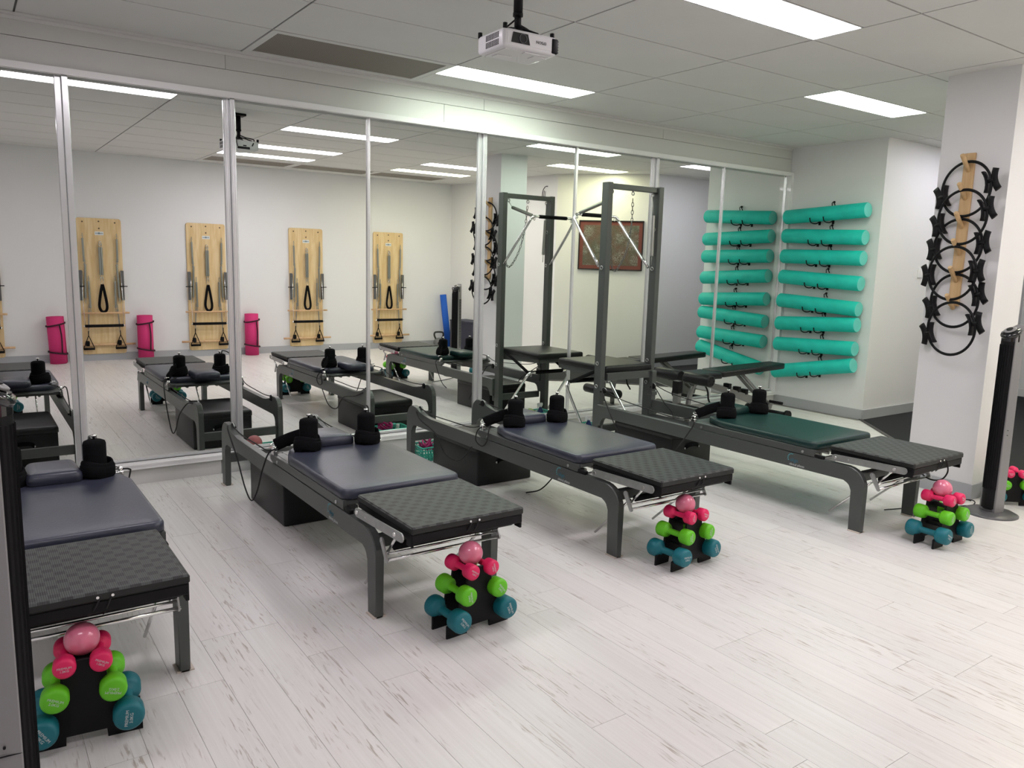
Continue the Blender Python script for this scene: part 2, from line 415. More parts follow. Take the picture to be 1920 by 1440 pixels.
# ------------------------------------------------------------------ ceiling with tiles, lights and air grilles
b = B(); bx2(b, (XL-.1, YB-.1, CZ+.006), (10.6, 5.5, CZ+.09)); ceiling = struct('ceiling', b, ceil_grid, 'suspended ceiling of pale grey tiles')
LAMPS = {  # (column, y0) : (y1, material, label)
}
cool = lamp_mat('lamp_cool', (1.0, .92, .98)); greenish = lamp_mat('lamp_greenish', (.87, 1.0, .84)); warm = lamp_mat('lamp_warm', (1.0, .98, .66)); bluish = lamp_mat('lamp_bluish', (.92, .89, 1.0), .72)
lights = [(0, 2.491, cool, 'ceiling light panel in front of the projector, cut by the top edge of the photo'),
          (-2, 3.391, cool, 'ceiling light panel over the leftmost reformer, seen only in the mirror'),
          (0, 4.591, greenish, 'ceiling light panel behind the projector, next to the mirror bulkhead'),
          (2, 3.391, greenish, 'ceiling light panel over the tower reformer near the pillar'),
          (3, 2.191, warm, 'yellowish ceiling light panel beside the painting wall'),
          (4, 3.391, bluish, 'bluish ceiling light panel in the corridor'),
          (2, .991, cool, 'ceiling light panel in the right rear corner, farther from the back wall'),
          (2, .091, warm, 'yellowish ceiling light panel in the right rear corner, nearest the back wall'),
          (0, .991, cool, 'ceiling light panel behind the projector in the mirror, farther from the back wall'),
          (-3, .991, cool, 'added fill light panel in the ceiling at the far left, out of view'),  # extra unseen panel, added to brighten the front-left floor
          (0, .091, cool, 'ceiling light panel just below the projector in the mirror, nearest the back wall')]
vents = [(-1, 4.591, 'brown perforated air grille in the ceiling beside the mirror bulkhead'),
         (0, -.809, 'brown perforated air grille near the back wall, left one in the mirror'),
         (1, -.809, 'dark perforated air grille near the back wall, middle one in the mirror'),
         (2, -.809, 'brown perforated air grille near the back wall, right one in the mirror')]
tile_cache = {}
def tile(x0, y0, x1, y1):
    w_, h_ = x1-x0, y1-y0
    if w_ < .03 or h_ < .03: return
    key = (round(w_, 3), round(h_, 3))
    if key not in tile_cache:
        bb = B(); g = .0055; bx2(bb, (g, g, 0), (w_-g, h_-g, .012))
        me = bpy.data.meshes.new('ceiling_tile'); bb.to_mesh(me); bb.free(); me.materials.append(ceil_tile); tile_cache[key] = me
    o = bpy.data.objects.new('ceiling_tile', tile_cache[key]); COL.objects.link(o); o.parent = ceiling; o.location = (x0, y0, CZ)
for ci in range(-4, 7):
    x0, x1 = GX+1.2*ci, GX+1.2*(ci+1)
    if x0 > 10.3: continue
    x0c, x1c = max(x0, XL), min(x1, 10.45)
    for j in range(-7, 5):
        y0, y1 = GY+.6*j, GY+.6*(j+1)
        y0c, y1c = max(y0, YB), min(y1, 5.24)
        if x0 > 7.3 and (y1 < 2.5 or y0 > 4.25): continue
        if x0 > 6.9 and y1 < 1.0: continue
        lm = [l for l in lights if l[0] == ci and y0-.01 <= l[1] < y1-.01]
        vm = [v for v in vents if v[0] == ci and abs(v[1]-y0) < .02]
        if vm: continue
        if lm:
            ly = lm[0][1]
            if ly-y0c > .05: tile(x0c, y0c, x1c, ly)
            if y1c-(ly+.3) > .05: tile(x0c, ly+.3, x1c, y1c)
            continue
        tile(x0c, y0c, x1c, y1c)
for n_, (ci, y0, m_, lab) in enumerate(lights):
    x0 = GX+1.2*ci
    t = thing('ceiling_light', lab, 'light', (x0+.6, y0+.15, CZ), group='recessed ceiling light panels')
    bb = B(); W_, D_ = .597, .147
    for s in (-1, 1):
        bx2(bb, (-W_, s*D_, -.002), (W_, s*(D_-.006), .02)); bx2(bb, (s*W_, -D_, -.002), (s*(W_-.006), D_, .02))
    bx2(bb, (-W_, -D_, .012), (W_, D_, .02)); obj('light_frame', bb, white_trim, t)
    bb = B(); bx2(bb, (-W_+.008, -D_+.008, .0), (W_-.008, D_-.008, .011)); obj('diffuser', bb, m_, t)
for ci, y0, lab in vents:
    t = thing('air_grille', lab, 'vent', (GX+1.2*ci+.6, y0+.3, CZ), group='ceiling air grilles')
    bb = B()
    for s in (-1, 1):
        bx2(bb, (-.597, s*.297, -.003), (.597, s*.25, .012)); bx2(bb, (s*.597, -.25, -.003), (s*.555, .25, .012))
    obj('grille_frame', bb, ceil_tile, t)
    bb = B(); bx2(bb, (-.555, -.25, .002), (.555, .25, .010)); obj('perforated_panel', bb, vent_m, t)

# ------------------------------------------------------------------ walls
T = .12; ZT = CZ+.05
def wallbox(name, a, c, m=white_wall, z0=-.05, z1=ZT, lab=None):
    bb = B(); bx2(bb, (a[0], a[1], z0), (c[0], c[1], z1)); return struct(name, bb, m, lab)
def wallseg(name, p, q, m=white_wall, t=T, z0=-.05, z1=ZT, side=1):
    p, q = Vector(p), Vector(q); d = (q-p).normalized(); nrm = Vector((-d.y, d.x))*side*t
    bb = B(); prism(bb, [tuple(p), tuple(q), tuple(q+nrm), tuple(p+nrm)], 'z', z0, z1); return struct(name, bb, m)
wallbox('wall_back', (XL-T, YB-T), (6.95, YB))
wallbox('wall_left', (XL-T, YB), (XL, 5.6))
wallbox('wall_mirror', (XL, 5.30), (7.3, 5.42))
wall_right = wallseg('wall_right', (6.85, YB-.05), (7.05, 1.55), side=-1)
wallseg('wall_angled', (7.05, 1.55), (8.0, 2.6), cream_wall, side=-1)
wallseg('wall_corridor_near', (8.0, 2.6), (10.5, 2.6), side=-1)
wallbox('wall_corridor_end', (10.45, 2.5), (10.57, 4.3))
wallbox('wall_rollers', (7.2, 4.2), (7.32, 5.40))
wallbox('wall_corridor_far', (7.32, 4.2), (10.5, 4.32))
wallbox('wall_pillar', (5.285, 2.29), (5.66, 2.72))
# skirting
def skirt(name, p, q, side=1, h=.10, m=grey_skirt):
    o = wallseg(name, p, q, m, t=.014, z0=0, z1=h, side=side); return o
skirt('baseboard_back', (XL, YB), (6.85, YB), 1)
skirt('baseboard_right', (6.85, YB), (7.05, 1.55), 1)
skirt('baseboard_angled', (7.05, 1.55), (8.0, 2.6), 1)
skirt('baseboard_corridor_near', (8.0, 2.6), (10.45, 2.6), 1)
skirt('baseboard_corridor_end', (10.45, 2.6), (10.45, 4.2), 1, m=white_trim)
skirt('baseboard_rollers', (7.2, 5.25), (7.2, 4.2), -1)
skirt('baseboard_corridor_far', (7.2, 4.2), (10.45, 4.2), -1)
bb = B(); bx2(bb, (5.275, 2.28, 0), (5.67, 2.73, .10)); struct('baseboard_pillar', bb, grey_skirt)
# bulkhead over the mirrors: two courses of boards
bb = B(); bx2(bb, (XL, 5.262, 2.44), (7.2, 5.31, CZ)); bulk = struct('trim_3', bb, mat('bulkhead_joint', (.42, .42, .40), .7)); bulk['label'] = 'white boarded bulkhead above the mirrors'
for xs, z0, z1 in (((XL, .25, 1.448, 3.37, 5.30, 7.198), 2.583, CZ-.001), ((XL, -.2, 3.02, 7.198), 2.445, 2.580)):
    for a, c in zip(xs, xs[1:]):
        q = B(); bx2(q, (a+.0015, 5.240, z0), (c-.0015, 5.264, z1)); obj('bulkhead_board', q, bulk_m, bulk)
bb = B(); bx2(bb, (XL, 5.205, CZ-.012), (7.2, 5.24, CZ+.002)); bx2(bb, (XL, 5.232, CZ-.03), (7.2, 5.24, CZ-.01)); struct('trim_4', bb, ceil_tile)
bb = B()
for y0, y1, z0, z1 in ((5.205, 5.30, 2.428, 2.446), (5.203, 5.209, 2.408, 2.446), (5.235, 5.239, 2.408, 2.43), (5.209, 5.212, 2.42, 2.43)):
    bx2(bb, (XL, y0, z0), (7.2, y1, z1), bev=.0015)
top_track = struct('trim_5', bb, white_trim); top_track['label'] = 'white top track of the sliding mirrors'
bb = B(); bx2(bb, (XL, 5.195, .112), (7.2, 5.30, .128), .002); bx2(bb, (XL, 5.195, .10), (7.2, 5.205, .135), .002); bx2(bb, (XL, 5.238, .125), (7.2, 5.243, .140))
struct('trim_6', bb, white_trim)
bb = B()
for a, c in ((XL, 1.35), (1.353, 3.6), (3.603, 7.2)): bx2(bb, (a, 5.225, 0), (c-.002, 5.29, .112))
struct('trim_7', bb, plinth_m)
bb = B(); bx2(bb, (7.165, 5.20, .10), (7.20, 5.29, 2.43)); struct('trim_8', bb, white_trim)
bb = B(); bx2(bb, (8.0-.04, 4.188, 1.40), (8.04, 4.2, 1.50), .003); q = tag(obj('light_switch', bb, white_trim), 'white light switch on the corridor wall, left of the exercise rings', 'switch')
bb = B(); bx2(bb, (-.012, -.004, -.02), (.012, 0, .02), .001); obj('rocker', bb, white_trim, q, loc=(8.0, 4.189, 1.45))

# sliding mirror doors
xb = [-1.33, -.39, .543, 1.466, 2.424, 3.371, 4.324, 5.238, 6.185, 7.165]
wide = {1: 1, 2: 1, 3: 1, 5: 1, 7: 1}
mir_names = ['first mirror door from the left, hidden behind the front fan', 'second mirror door from the left', 'mirror door at the left edge of the photo, reflecting the leftmost reformer',
 'mirror door showing the first full spring board and a pink mat', 'mirror door showing two of the spring boards and the middle reformer',
 'mirror door showing the rightmost spring board and the blue mat', 'mirror door behind the tower, showing the pillar and its rings', 'mirror door right of the tower posts, showing the painting',
 'mirror door at the right end, showing teal rollers']
for k in range(9):
    x0, x1 = xb[k], xb[k+1]
    t = thing('mirror_door', mir_names[k], 'mirror', ((x0+x1)/2, M, .14), group='sliding mirror doors'); hw = (x1-x0)/2; zt = 2.425-.14
    bb = B(); bx2(bb, (-hw+.002, .0, .012), (hw-.002, .004, zt)); obj('mirror_glass', bb, mirror_m, t)
    bb = B(); bx2(bb, (-hw, -.004, 0), (hw, .006, .02), .001); bx2(bb, (-hw, -.002, zt-.012), (hw, .006, zt), .001); objs('door_rail', bb, alu, t)
    for s, kk in ((-1, k), (1, k+1)):
        ww = .034 if kk in wide else .011; dpt = .034 if (kk in wide and s < 0) else .014
        bb = B(); xo = s*hw
        if kk in wide:
            a = (xo-ww if s > 0 else xo)
            bx2(bb, (a, -dpt, 0), (a+ww, .005, zt), .003)
            for q_ in (.3, .68): bx2(bb, (a+ww*q_-.0015, -dpt-.004, 0), (a+ww*q_+.0015, -dpt+.002, zt))
        else: bx2(bb, (xo-ww if s > 0 else xo, -dpt, 0), (xo if s > 0 else xo+ww, .005, zt), .002)
        obj('door_stile', bb, alu, t)

# ------------------------------------------------------------------ reformers
def rail_profile():
    P = [(0, 0), (0, .20)]
    P += [(.11-.11*cos(radians(a)), .262+.10*sin(radians(a))) for a in range(0, 91, 15)]
    P += [(1.90, .362), (1.98, .367), (2.05, .386), (2.10, .408)]
    P += [(2.155+.085*sin(radians(a)), .33+.085*cos(radians(a))) for a in range(-15, 91, 15)]
    P += [(2.245, .2), (2.245, 0), (2.18, 0), (2.175, .20)]
    P += [(2.175-.05+.05*cos(radians(a)), .228+.05*sin(radians(a))) for a in range(0, 91, 18)]
    P += [(.14, .278)]
    P += [(.128-.05*sin(radians(a)), .228+.05*cos(radians(a))) for a in range(0, 91, 18)]
    P += [(.077, .2), (.075, 0)]
    return P
def rail_profile_tower():
    P = [p for p in rail_profile() if p[0] < 1.0]
    i = next(k for k, p in enumerate(P) if p == (.14, .278))
    head = P[:i]; tail = P[i:]
    mid = [(2.24, .362), (2.24, .20), (2.20, .20)]+[(2.14+.06*cos(radians(a)), .20+.075*sin(radians(a))) for a in range(0, 91, 18)]
    return head+mid+tail
def reformer(x0, y0, W, label, vinyl, tower=False, loops=(), headrest_y=0, first=False):
    t = thing('pilates_reformer', label, 'exercise machine', (x0, y0, 0), group='pilates reformers in a row')
    prof = rail_profile_tower() if tower else rail_profile()
    for a, c in ((0, .036), (W-.036, W)):
        bb = B(); prism(bb, prof, 'x', a, c, bev=.004); r = obj('side_rail', bb, frame_m, t)
        if a == 0:   # maker's print on the outer face of the left rail
            text('clinical pilates', .020, print_white, r, frame_mat((-.0006, .432, .292), (0, -1, 0), (0, 0, 1)), extr=.0002, space=.95)
            text('align', .030, mat('blue_print', (.02, .16, .24), .6), r, frame_mat((-.0006, .452, .318), (0, -1, 0), (0, 0, 1)), extr=.0002)
            q = B()
            for k in range(7):
                an = radians(80+k*22); cyl(q, (-.0008, .470-.026*cos(an), .328+.026*sin(an)), (.002, .470-.026*cos(an), .328+.026*sin(an)), .0034, seg=8)
            obj('logo_dots', q, mat('cyan_print', (.10, .40, .46), .6), r)
    bb = B(); bx2(bb, (.03, 2.195, .145), (W-.03, 2.222, .205), .003); obj('crossbar', bb, frame_m, t)
    bb = B(); bx2(bb, (.03, .03, .285), (W-.03, .07, .335), .003); obj('crossbar', bb, frame_m, t)
    bb = B()
    for yy in (.02, 2.2):
        for xx in (.018, W-.018): bx2(bb, (xx-.028, yy-.02, 0), (xx+.03, yy+.05, .005))
    objs('packer', bb, beige, t)
    # springs under the carriage
    bb = B()
    for k in range(5): cyl(bb, (.14+k*.08, .42, .335), (.14+k*.08, .95, .335), .011, seg=8)
    objs('carriage_spring', bb, spring_m, t)
    bb = B(); bx2(bb, (.04, .33, .31), (W-.04, .355, .345), .002); obj('spring_bar', bb, steel, t)
    # carriage
    bb = B()
    for s in (0, 1):
        a = 0 if s == 0 else W-.02
        prism(bb, [(.325, .3655), (.325, .407), (1.275, .407), (1.295, .395), (1.295, .378), (1.27, .3655)], 'x', a+.001, a+.019, bev=.002)
    bx2(bb, (.02, .325, .385), (W-.02, 1.26, .407), .002)
    bx2(bb, (.06, 1.10, .398), (W-.06, 1.285, .408), .002)
    car = obj('carriage', bb, frame_m, t)
    bb = B()
    for yy in (.40, 1.18): cyl(bb, (-.004, yy, .383), (.002, yy, .383), .008, seg=10)
    objs('bolt', bb, steel, car)
    bb = B(); box(bb, (.015, .295, .371), (.022, .06, .022), .005); box(bb, (W-.015, .295, .371), (.022, .06, .022), .005); objs('bumper', bb, black_pl, car)
    bb = B()
    pts = arc(W-.045, .36, .045, 270, 360, 4)+[(W-.002, 1.00), (W-.03, 1.10), (W-.055, 1.16)]+[(W-.09, 1.19), (.09, 1.19), (.055, 1.16), (.03, 1.10), (.002, 1.00)]+arc(.045, .36, .045, 180, 270, 4)
    pad(bb, pts, .408, .452, .018, crown=.003); obj('carriage_mat', bb, vinyl, t)
    hy = 1.10+headrest_y
    bb = B(); hx = W/2
    pts = arc(hx+.075, hy+.03, .03, 270, 360, 3)+arc(hx+.060, hy+.22, .04, 0, 90, 3)+arc(hx-.060, hy+.22, .04, 90, 180, 3)+arc(hx-.075, hy+.03, .03, 180, 270, 3)
    pad(bb, pts, .453, .505, .026, crown=.005); obj('headrest', bb, vinyl, t)
    for k, sx in enumerate((.135, W-.135)):
        bb = B(); yy = 1.085
        lathe(bb, [(.030, 0), (.044, .004), (.047, .02), (.047, .150), (.043, .162), (.030, .168), (.012, .170)], (sx, yy, .452), (0, 0, 1), 20)
        sr = obj('shoulder_rest', bb, black_fab, t)
        bb = B(); lathe(bb, [(.004, 0), (.004, .012), (.011, .013), (.012, .022), (.008, .024)], (sx, yy, .62), (0, 0, 1), 12); obj('retaining_pin', bb, chrome, sr)
        # neoprene hand strap draped round the rest
        bb = B(); sgn = -1 if k == 0 else 1
        for rr, zz, tw in ((.058, .485, .0), (.053, .50, .3)):
            P = []
            for q in range(24):
                an = 2*pi*q/24; e = 1+.28*max(0, cos(an-(pi if sgn < 0 else 0)+tw))
                P.append((sx+rr*e*cos(an), yy+rr*sin(an), zz+.008*sin(an*2+tw)))
            tube(bb, P, .02, 8, True, flat=(.006, .028))
        if k == 0:
            P = smoothpts([(sx-.03, yy+.03, .53), (sx-.07, yy+.08, .505), (sx-.11, yy+.13, .475), (sx-.125, yy+.15, .462)], 4)
            tube(bb, P, .02, 8, flat=(.006, .032))
        obj('hand_strap', bb, black_fab, sr)
        bb = B(); bx, by = (sx-.128, yy+.155) if k == 0 else (sx+.085, yy+.03)
        tube(bb, [(bx+.018*cos(a), by+.018*sin(a), .462+.006*sin(a)) for a in [2*pi*q/14 for q in range(14)]], .0028, 6, True); obj('ring', bb, chrome, sr)
    # rope pulleys on the carriage shoulders and on the head end
    for k, sx in enumerate((.012, W-.012)):
        bb = B(); s = -1 if k == 0 else 1
        cyl(bb, (sx-s*.008, 1.26, .43), (sx+s*.010, 1.26, .43), .017, seg=14, bev=.004)
        bx2(bb, (sx-.012, 1.24, .405), (sx+.012, 1.275, .424), .002)
        obj('rope_cleat', bb, chrome, t)
        hz = .395 if not tower else .475
        hyy = 2.095 if not tower else 2.20
        bb = B()
        cyl(bb, (sx-s*.030, hyy, hz), (sx-s*.012, hyy, hz), .024, seg=16, bev=.005)
        cyl(bb, (sx-s*.042, hyy+.012, hz-.008), (sx+s*.006, hyy+.012, hz-.008), .006, seg=8); pl = obj('pulley', bb, black_pl, t)
        bb = B(); tube(bb, [(sx-s*.02, hyy+.03*cos(a), hz+.022*sin(a)) for a in [radians(-40+q*30) for q in range(8)]], .004, 6); obj('pulley_bracket', bb, steel, pl)
        # working rope: head pulley to the cleat
        bb = B()
        P = smoothpts([(sx-s*.012, hyy, hz+.012), (sx-s*.008, hyy-.2, hz-.006 if not tower else .44), (sx-s*.006, 1.65, .392 if not tower else .41), (sx-s*.002, 1.40, .40), (sx, 1.27, .432)], 5)
        tube(bb, P, .0035, 6)
        P = smoothpts([(sx, 1.26, .435), (sx-s*.03, 1.24, .45), (sx-s*.07, 1.21, .456), (sx-s*.05, 1.20, .460)], 4); tube(bb, P, .0035, 6)
        objs('rope', bb, rope_m, t)
    for P in loops:
        bb = B(); tube(bb, smoothpts(P, 7), .0042, 6); obj('rope', bb, rope_m, t)
    # standing platform and its folding hardware at the foot end
    bb = B(); bx2(bb, (.030, -.25, .421), (W-.045, .245, .452), .006); obj('standing_platform', bb, tread_m, t)
    bb = B()
    bx2(bb, (.034, -.215, .398), (W-.049, .24, .421)); bx2(bb, (.034, -.245, .385), (W-.049, -.225, .421), .003)
    bx2(bb, (.032, -.24, .372), (.044, -.20, .421), .002); bx2(bb, (W-.058, -.24, .362), (W-.047, -.20, .421), .002)
    pt = obj('platform_tray', bb, black_pl, t)
    bb = B(); cyl(bb, (.05, -.185, .382), (W-.06, -.185, .382), .022, seg=16, bev=.006); fb = obj('footbar', bb, bar_grip, t)
    bb = B(); cyl(bb, (.05, -.06, .318), (W-.05, -.06, .318), .016, seg=12); obj('footbar_pad', bb, bar_grip, fb)
    bb = B()
    for q in (-.02, .02):
        cyl(bb, (W*.52+q, -.253, .436), (W*.52+q, -.249, .436), .0045, seg=8)
    objs('screw', bb, chrome, pt)
    bb = B(); tube(bb, smoothpts([(W*.52-.015, -.252, .43), (W*.52-.03, -.247, .40), (W*.52-.045, -.222, .372)], 4), .0025, 6); tube(bb, smoothpts([(W*.52+.015, -.252, .43), (W*.52+.004, -.247, .40), (W*.52-.004, -.222, .37)], 4), .0025, 6); objs('tie_cord', bb, rope_m, pt)
    for s, xx in ((-1, .008), (1, W-.050)):
        bb = B(); a, c = Vector((0, .195, .392)), Vector((0, -.205, .406)); d = (c-a); an = math.atan2(d.z, -d.y)
        P = arc(0, 0, .019, 90, 270, 6); n_ = d.length; outline = [(-p[0], p[1]) for p in P]+[(-n_+.0+.0, -.019)]
        outline = [(cos(radians(q))*.019, sin(radians(q))*.019) for q in range(-90, 91, 20)]+[(-n_+cos(radians(q))*.019, sin(radians(q))*.019) for q in range(90, 271, 20)]
        outline = [(a.y+u*cos(an)+v*sin(an)*0-v*0+0, a.z-u*sin(an)+v) for u, v in outline]
        prism(bb, outline, 'x', xx-.003, xx+.002); arm = obj('platform_arm', bb, steel, t)
        bb = B()
        for yy, zz in ((.192, .392), (-.155, .404)): cyl(bb, (xx-.007, yy, zz), (xx+.006, yy, zz), .0085, seg=10)
        cyl(bb, (xx-.0035, .11, .395), (xx+.0025, .11, .395), .004, seg=8)
        objs('bolt', bb, chrome, arm)
        bb = B(); outline = [(-.035+cos(radians(q))*.015, .34+sin(radians(q))*.015) for q in range(-10, 171, 20)]+[(-.075+cos(radians(q))*.011, .272+sin(radians(q))*.011) for q in range(180, 351, 20)]
        prism(bb, outline, 'x', xx+.000, xx+.006); cyl(bb, (xx-.004, -.035, .34), (xx+.01, -.035, .34), .007, seg=8); obj('pivot_link', bb, steel, t)
        bb = B(); cyl(bb, (xx+.012 if s < 0 else xx-.012, -.15, .40), (xx+.022 if s < 0 else xx-.022, -.055, .300), .006, seg=8)
        cyl(bb, (xx+.05 if s < 0 else xx-.05, -.02, .30), (xx+.055 if s < 0 else xx-.055, .235, .055), .0065, seg=8); objs('strut', bb, chrome, t)
    bb = B(); cyl(bb, (.012, -.075, .272), (W-.040, -.075, .272), .0065, seg=10); cyl(bb, (.02, -.062, .292), (W-.045, -.062, .292), .005, seg=10); objs('cross_rod', bb, chrome, t)
    return t
Rlab = ['pilates reformer with navy mat at the left edge, partly behind the near fan',
        'navy-matted pilates reformer in the centre foreground, second from the left',
        'navy-matted pilates reformer third from the left, beside the tower machine',
        'pilates reformer with dark green mat and tall metal tower, rightmost']
R1 = reformer(-.015, 2.71, .59, Rlab[0], navy_vinyl, loops=[[(.59, 1.26, .43), (.61, 1.22, .435), (.62, 1.27, .40), (.615, 1.5, .20), (.605, 1.75, .14), (.60, 1.95, .25), (.59, 2.08, .38)]], headrest_y=-.08)
R2 = reformer(1.29, 2.736, .59, Rlab[1], navy_vinyl, loops=[[(0, 2.10, .40), (-.02, 2.0, .38), (-.03, 1.80, .267), (-.03, 1.66, .13), (-.03, 1.545, .084), (-.03, 1.44, .16), (-.03, 1.33, .313), (-.02, 1.25, .42), (.01, 1.20, .45)],
                                                          [(.46, 1.12, .62), (.47, 1.13, .65), (.51, 1.18, .63), (.53, 1.22, .57)]])
R3 = reformer(2.585, 2.72, .59, Rlab[2], navy_vinyl, loops=[[(0, 2.10, .38), (-.02, 2.0, .34), (-.03, 1.77, .29), (-.03, 1.63, .175), (-.03, 1.45, .18), (-.03, 1.31, .295)],
                                                          [(0, 1.255, .43), (-.02, 1.27, .40), (-.02, 1.28, .34), (-.02, 1.21, .32), (-.02, 1.16, .36), (.0, 1.17, .42), (.03, 1.2, .45)], [(.5, .95, .3), (.42, 1.0, .16), (.33, 1.05, .04), (.26, 1.12, .006)]])
R4 = reformer(4.02, 2.291, .60, Rlab[3], green_vinyl, tower=True, loops=[[(.012, 2.20, .49), (-.02, 2.15, .45), (-.03, 2.02, .28), (-.03, 1.90, .14), (.0, 1.84, .10)],
                                                          [(-.01, 1.255, .43), (-.03, 1.22, .40), (-.035, 1.28, .30), (-.03, 1.36, .20), (.0, 1.40, .15)],
                                                          [(.59, 2.20, .46), (.55, 2.05, .36), (.54, 1.95, .30), (.52, 1.9, .22)],
                                                          [(.36, -.252, .43), (.40, -.245, .36), (.43, -.20, .30), (.50, -.1, .27), (.56, 0, .29)]])
# tower on the last reformer (coordinates local to R4)
def tower(t):
    W = .60; y0, y1 = 2.24, 2.315
    for a in (.022, .562):
        bb = B(); bx2(bb, (a, y0, 0), (a+.048, y1, 2.06), .003); p = obj('tower_post', bb, frame_m, t)
        bb = B()
        for z in (1.73, 1.42, .68, .50):
            for s, xx in ((-1, a-.008), (1, a+.056)):
                if z == 1.73 and s < 0 and a < .1: continue
                tube(bb, [(xx, y0+.035+.013*cos(q), z+.013*sin(q)) for q in [2*pi*k/12 for k in range(12)]], .0035, 6, True)
                cyl(bb, (xx, y0+.035, z-.014), (a+.024, y0+.035, z-.014), .003, seg=6)
        objs('eye_bolt', bb, steel, p)
    bb = B(); bx2(bb, (.03, y0+.02, 2.015), (.60, y1-.005, 2.055), .003); tb = obj('top_bar', bb, frame_m, t)
    bb = B()
    for xx in (.10, .316, .53):
        tube(bb, [(xx+.013*cos(q), y0+.045, 1.995+.013*sin(q)) for q in [2*pi*k/12 for k in range(12)]], .004, 6, True); cyl(bb, (xx, y0+.045, 2.005), (xx, y0+.045, 2.02), .005, seg=8)
    obj('hook', bb, steel, tb)
    def push_bar(zb, zt, yt, yb):
        bb = B(); l = [(.035, yb, zb), (.055, yt-.045, zt-.075), (.07, yt-.012, zt-.022), (.095, yt, zt), (.15, yt, zt)]
        tube(bb, smoothpts(l, 5), .0115, 12); tube(bb, smoothpts([(W-p[0]+.0, p[1], p[2]) for p in l], 5), .0115, 12)
        cyl(bb, (.14, yt, zt), (W-.14, yt, zt), .010, seg=10)
        o = obj('push_through_bar', bb, chrome, t)
        bb = B(); cyl(bb, (.15, yt, zt), (W-.15, yt, zt), .016, seg=14); obj('bar_grip', bb, bar_grip, o)
        bb = B()
        for xx in (.095, W-.095): tube(bb, [(xx, yt+.0+.012*cos(q), zt-.022+.012*sin(q)) for q in [2*pi*k/10 for k in range(10)]], .003, 6, True)
        obj('eyelet', bb, steel, o)
    push_bar(1.43, 1.84, 2.69, 2.33)
    push_bar(.06, .475, 2.71, 2.38)
    # trapeze style black brace under the platform
    bb = B()
    for xx in (.085, W-.085):
        cyl(bb, (xx, 2.30, .63), (xx, 2.675, .475), .014, seg=10)
    cyl(bb, (.085, 2.675, .475), (W-.085, 2.675, .475), .012, seg=10); obj('brace_bar', bb, bar_grip, t)
    # springs and chain
    bb = B()
    def coil(p0, p1, r=.015, turns=46):
        p0, p1 = Vector(p0), Vector(p1); d = (p1-p0); q = d.to_track_quat('Z', 'Y'); L_ = d.length
        prof = []
        for k in range(turns*2): prof.append((r if k % 2 else r*.82, L_*k/(turns*2-1)))
        lathe(bb, [(.003, 0)]+prof+[(.003, L_)], p0, d, 10)
    coil((.105, y0+.10, 1.93), (.095, 2.65, 1.85)); coil((.535, y0+.03, 1.84), (.53, y0+.02, 1.52))
    cyl(bb, (.10, y0+.045, 1.985), (.105, y0+.10, 1.93), .003, seg=6); cyl(bb, (.53, y0+.045, 1.985), (.535, y0+.03, 1.84), .003, seg=6); cyl(bb, (.53, y0+.02, 1.52), (.528, y0+.02, 1.45), .003, seg=6)
    objs('tower_spring', bb, spring_m, t)
    bb = B(); path = smoothpts([(.316, y0+.045, 1.985), (.30, y0+.03, 1.75), (.25, y0+.02, 1.55), (.17, y0+.02, 1.42), (.125, y0+.02, 1.40), (.10, y0+.02, 1.46), (.085, y0+.02, 1.62), (.083, y0+.03, 1.74)], 16)
    # link chain
    acc = 0; pts = []; last = path[0]
    for p in path[1:]:
        seg_ = (p-last).length; acc += seg_; last = p
        if acc > .026: pts.append(p); acc = 0
    for k in range(len(pts)-1):
        a, c = pts[k], pts[k+1]; d = (c-a); m = (a+c)/2; q = d.to_track_quat('X', 'Z'); fl = k % 2
        ring = []
        for j in range(12):
            an = 2*pi*j/12; u = .018*cos(an); v = .008*sin(an)
            ring.append(m+q@(Vector((u, v, 0)) if fl else Vector((u, 0, v))))
        tube(bb, ring, .0028, 5, True)
    obj('chain', bb, mat('chain_steel', (.16, .16, .15), .4, metal=.8), t)
    # padded end platform
    bb = B(); prism(bb, [(2.235, .545), (2.235, .60), (2.84, .60), (2.84, .575)], 'x', .085, .095); prism(bb, [(2.235, .545), (2.235, .60), (2.84, .60), (2.84, .575)], 'x', .565, .575)
    bx2(bb, (.085, 2.225, .545), (.575, 2.235, .60)); bx2(bb, (.085, 2.83, .575), (.575, 2.84, .60)); bx2(bb, (.08, 2.23, .597), (.58, 2.84, .606)); s = obj('seat_frame', bb, frame_m, t)
    bb = B(); pad(bb, rrect(.075, 2.235, .585, 2.85, .024, 3), .606, .657, .018, crown=.003); obj('seat_pad', bb, black_vinyl, t)
    bb = B(); bx2(bb, (.55, 2.20, .30), (.60, 2.24, .60), .003); bx2(bb, (.545, 2.19, .40), (.606, 2.25, .43), .003); obj('seat_post', bb, frame_m, t)
tower(R4)

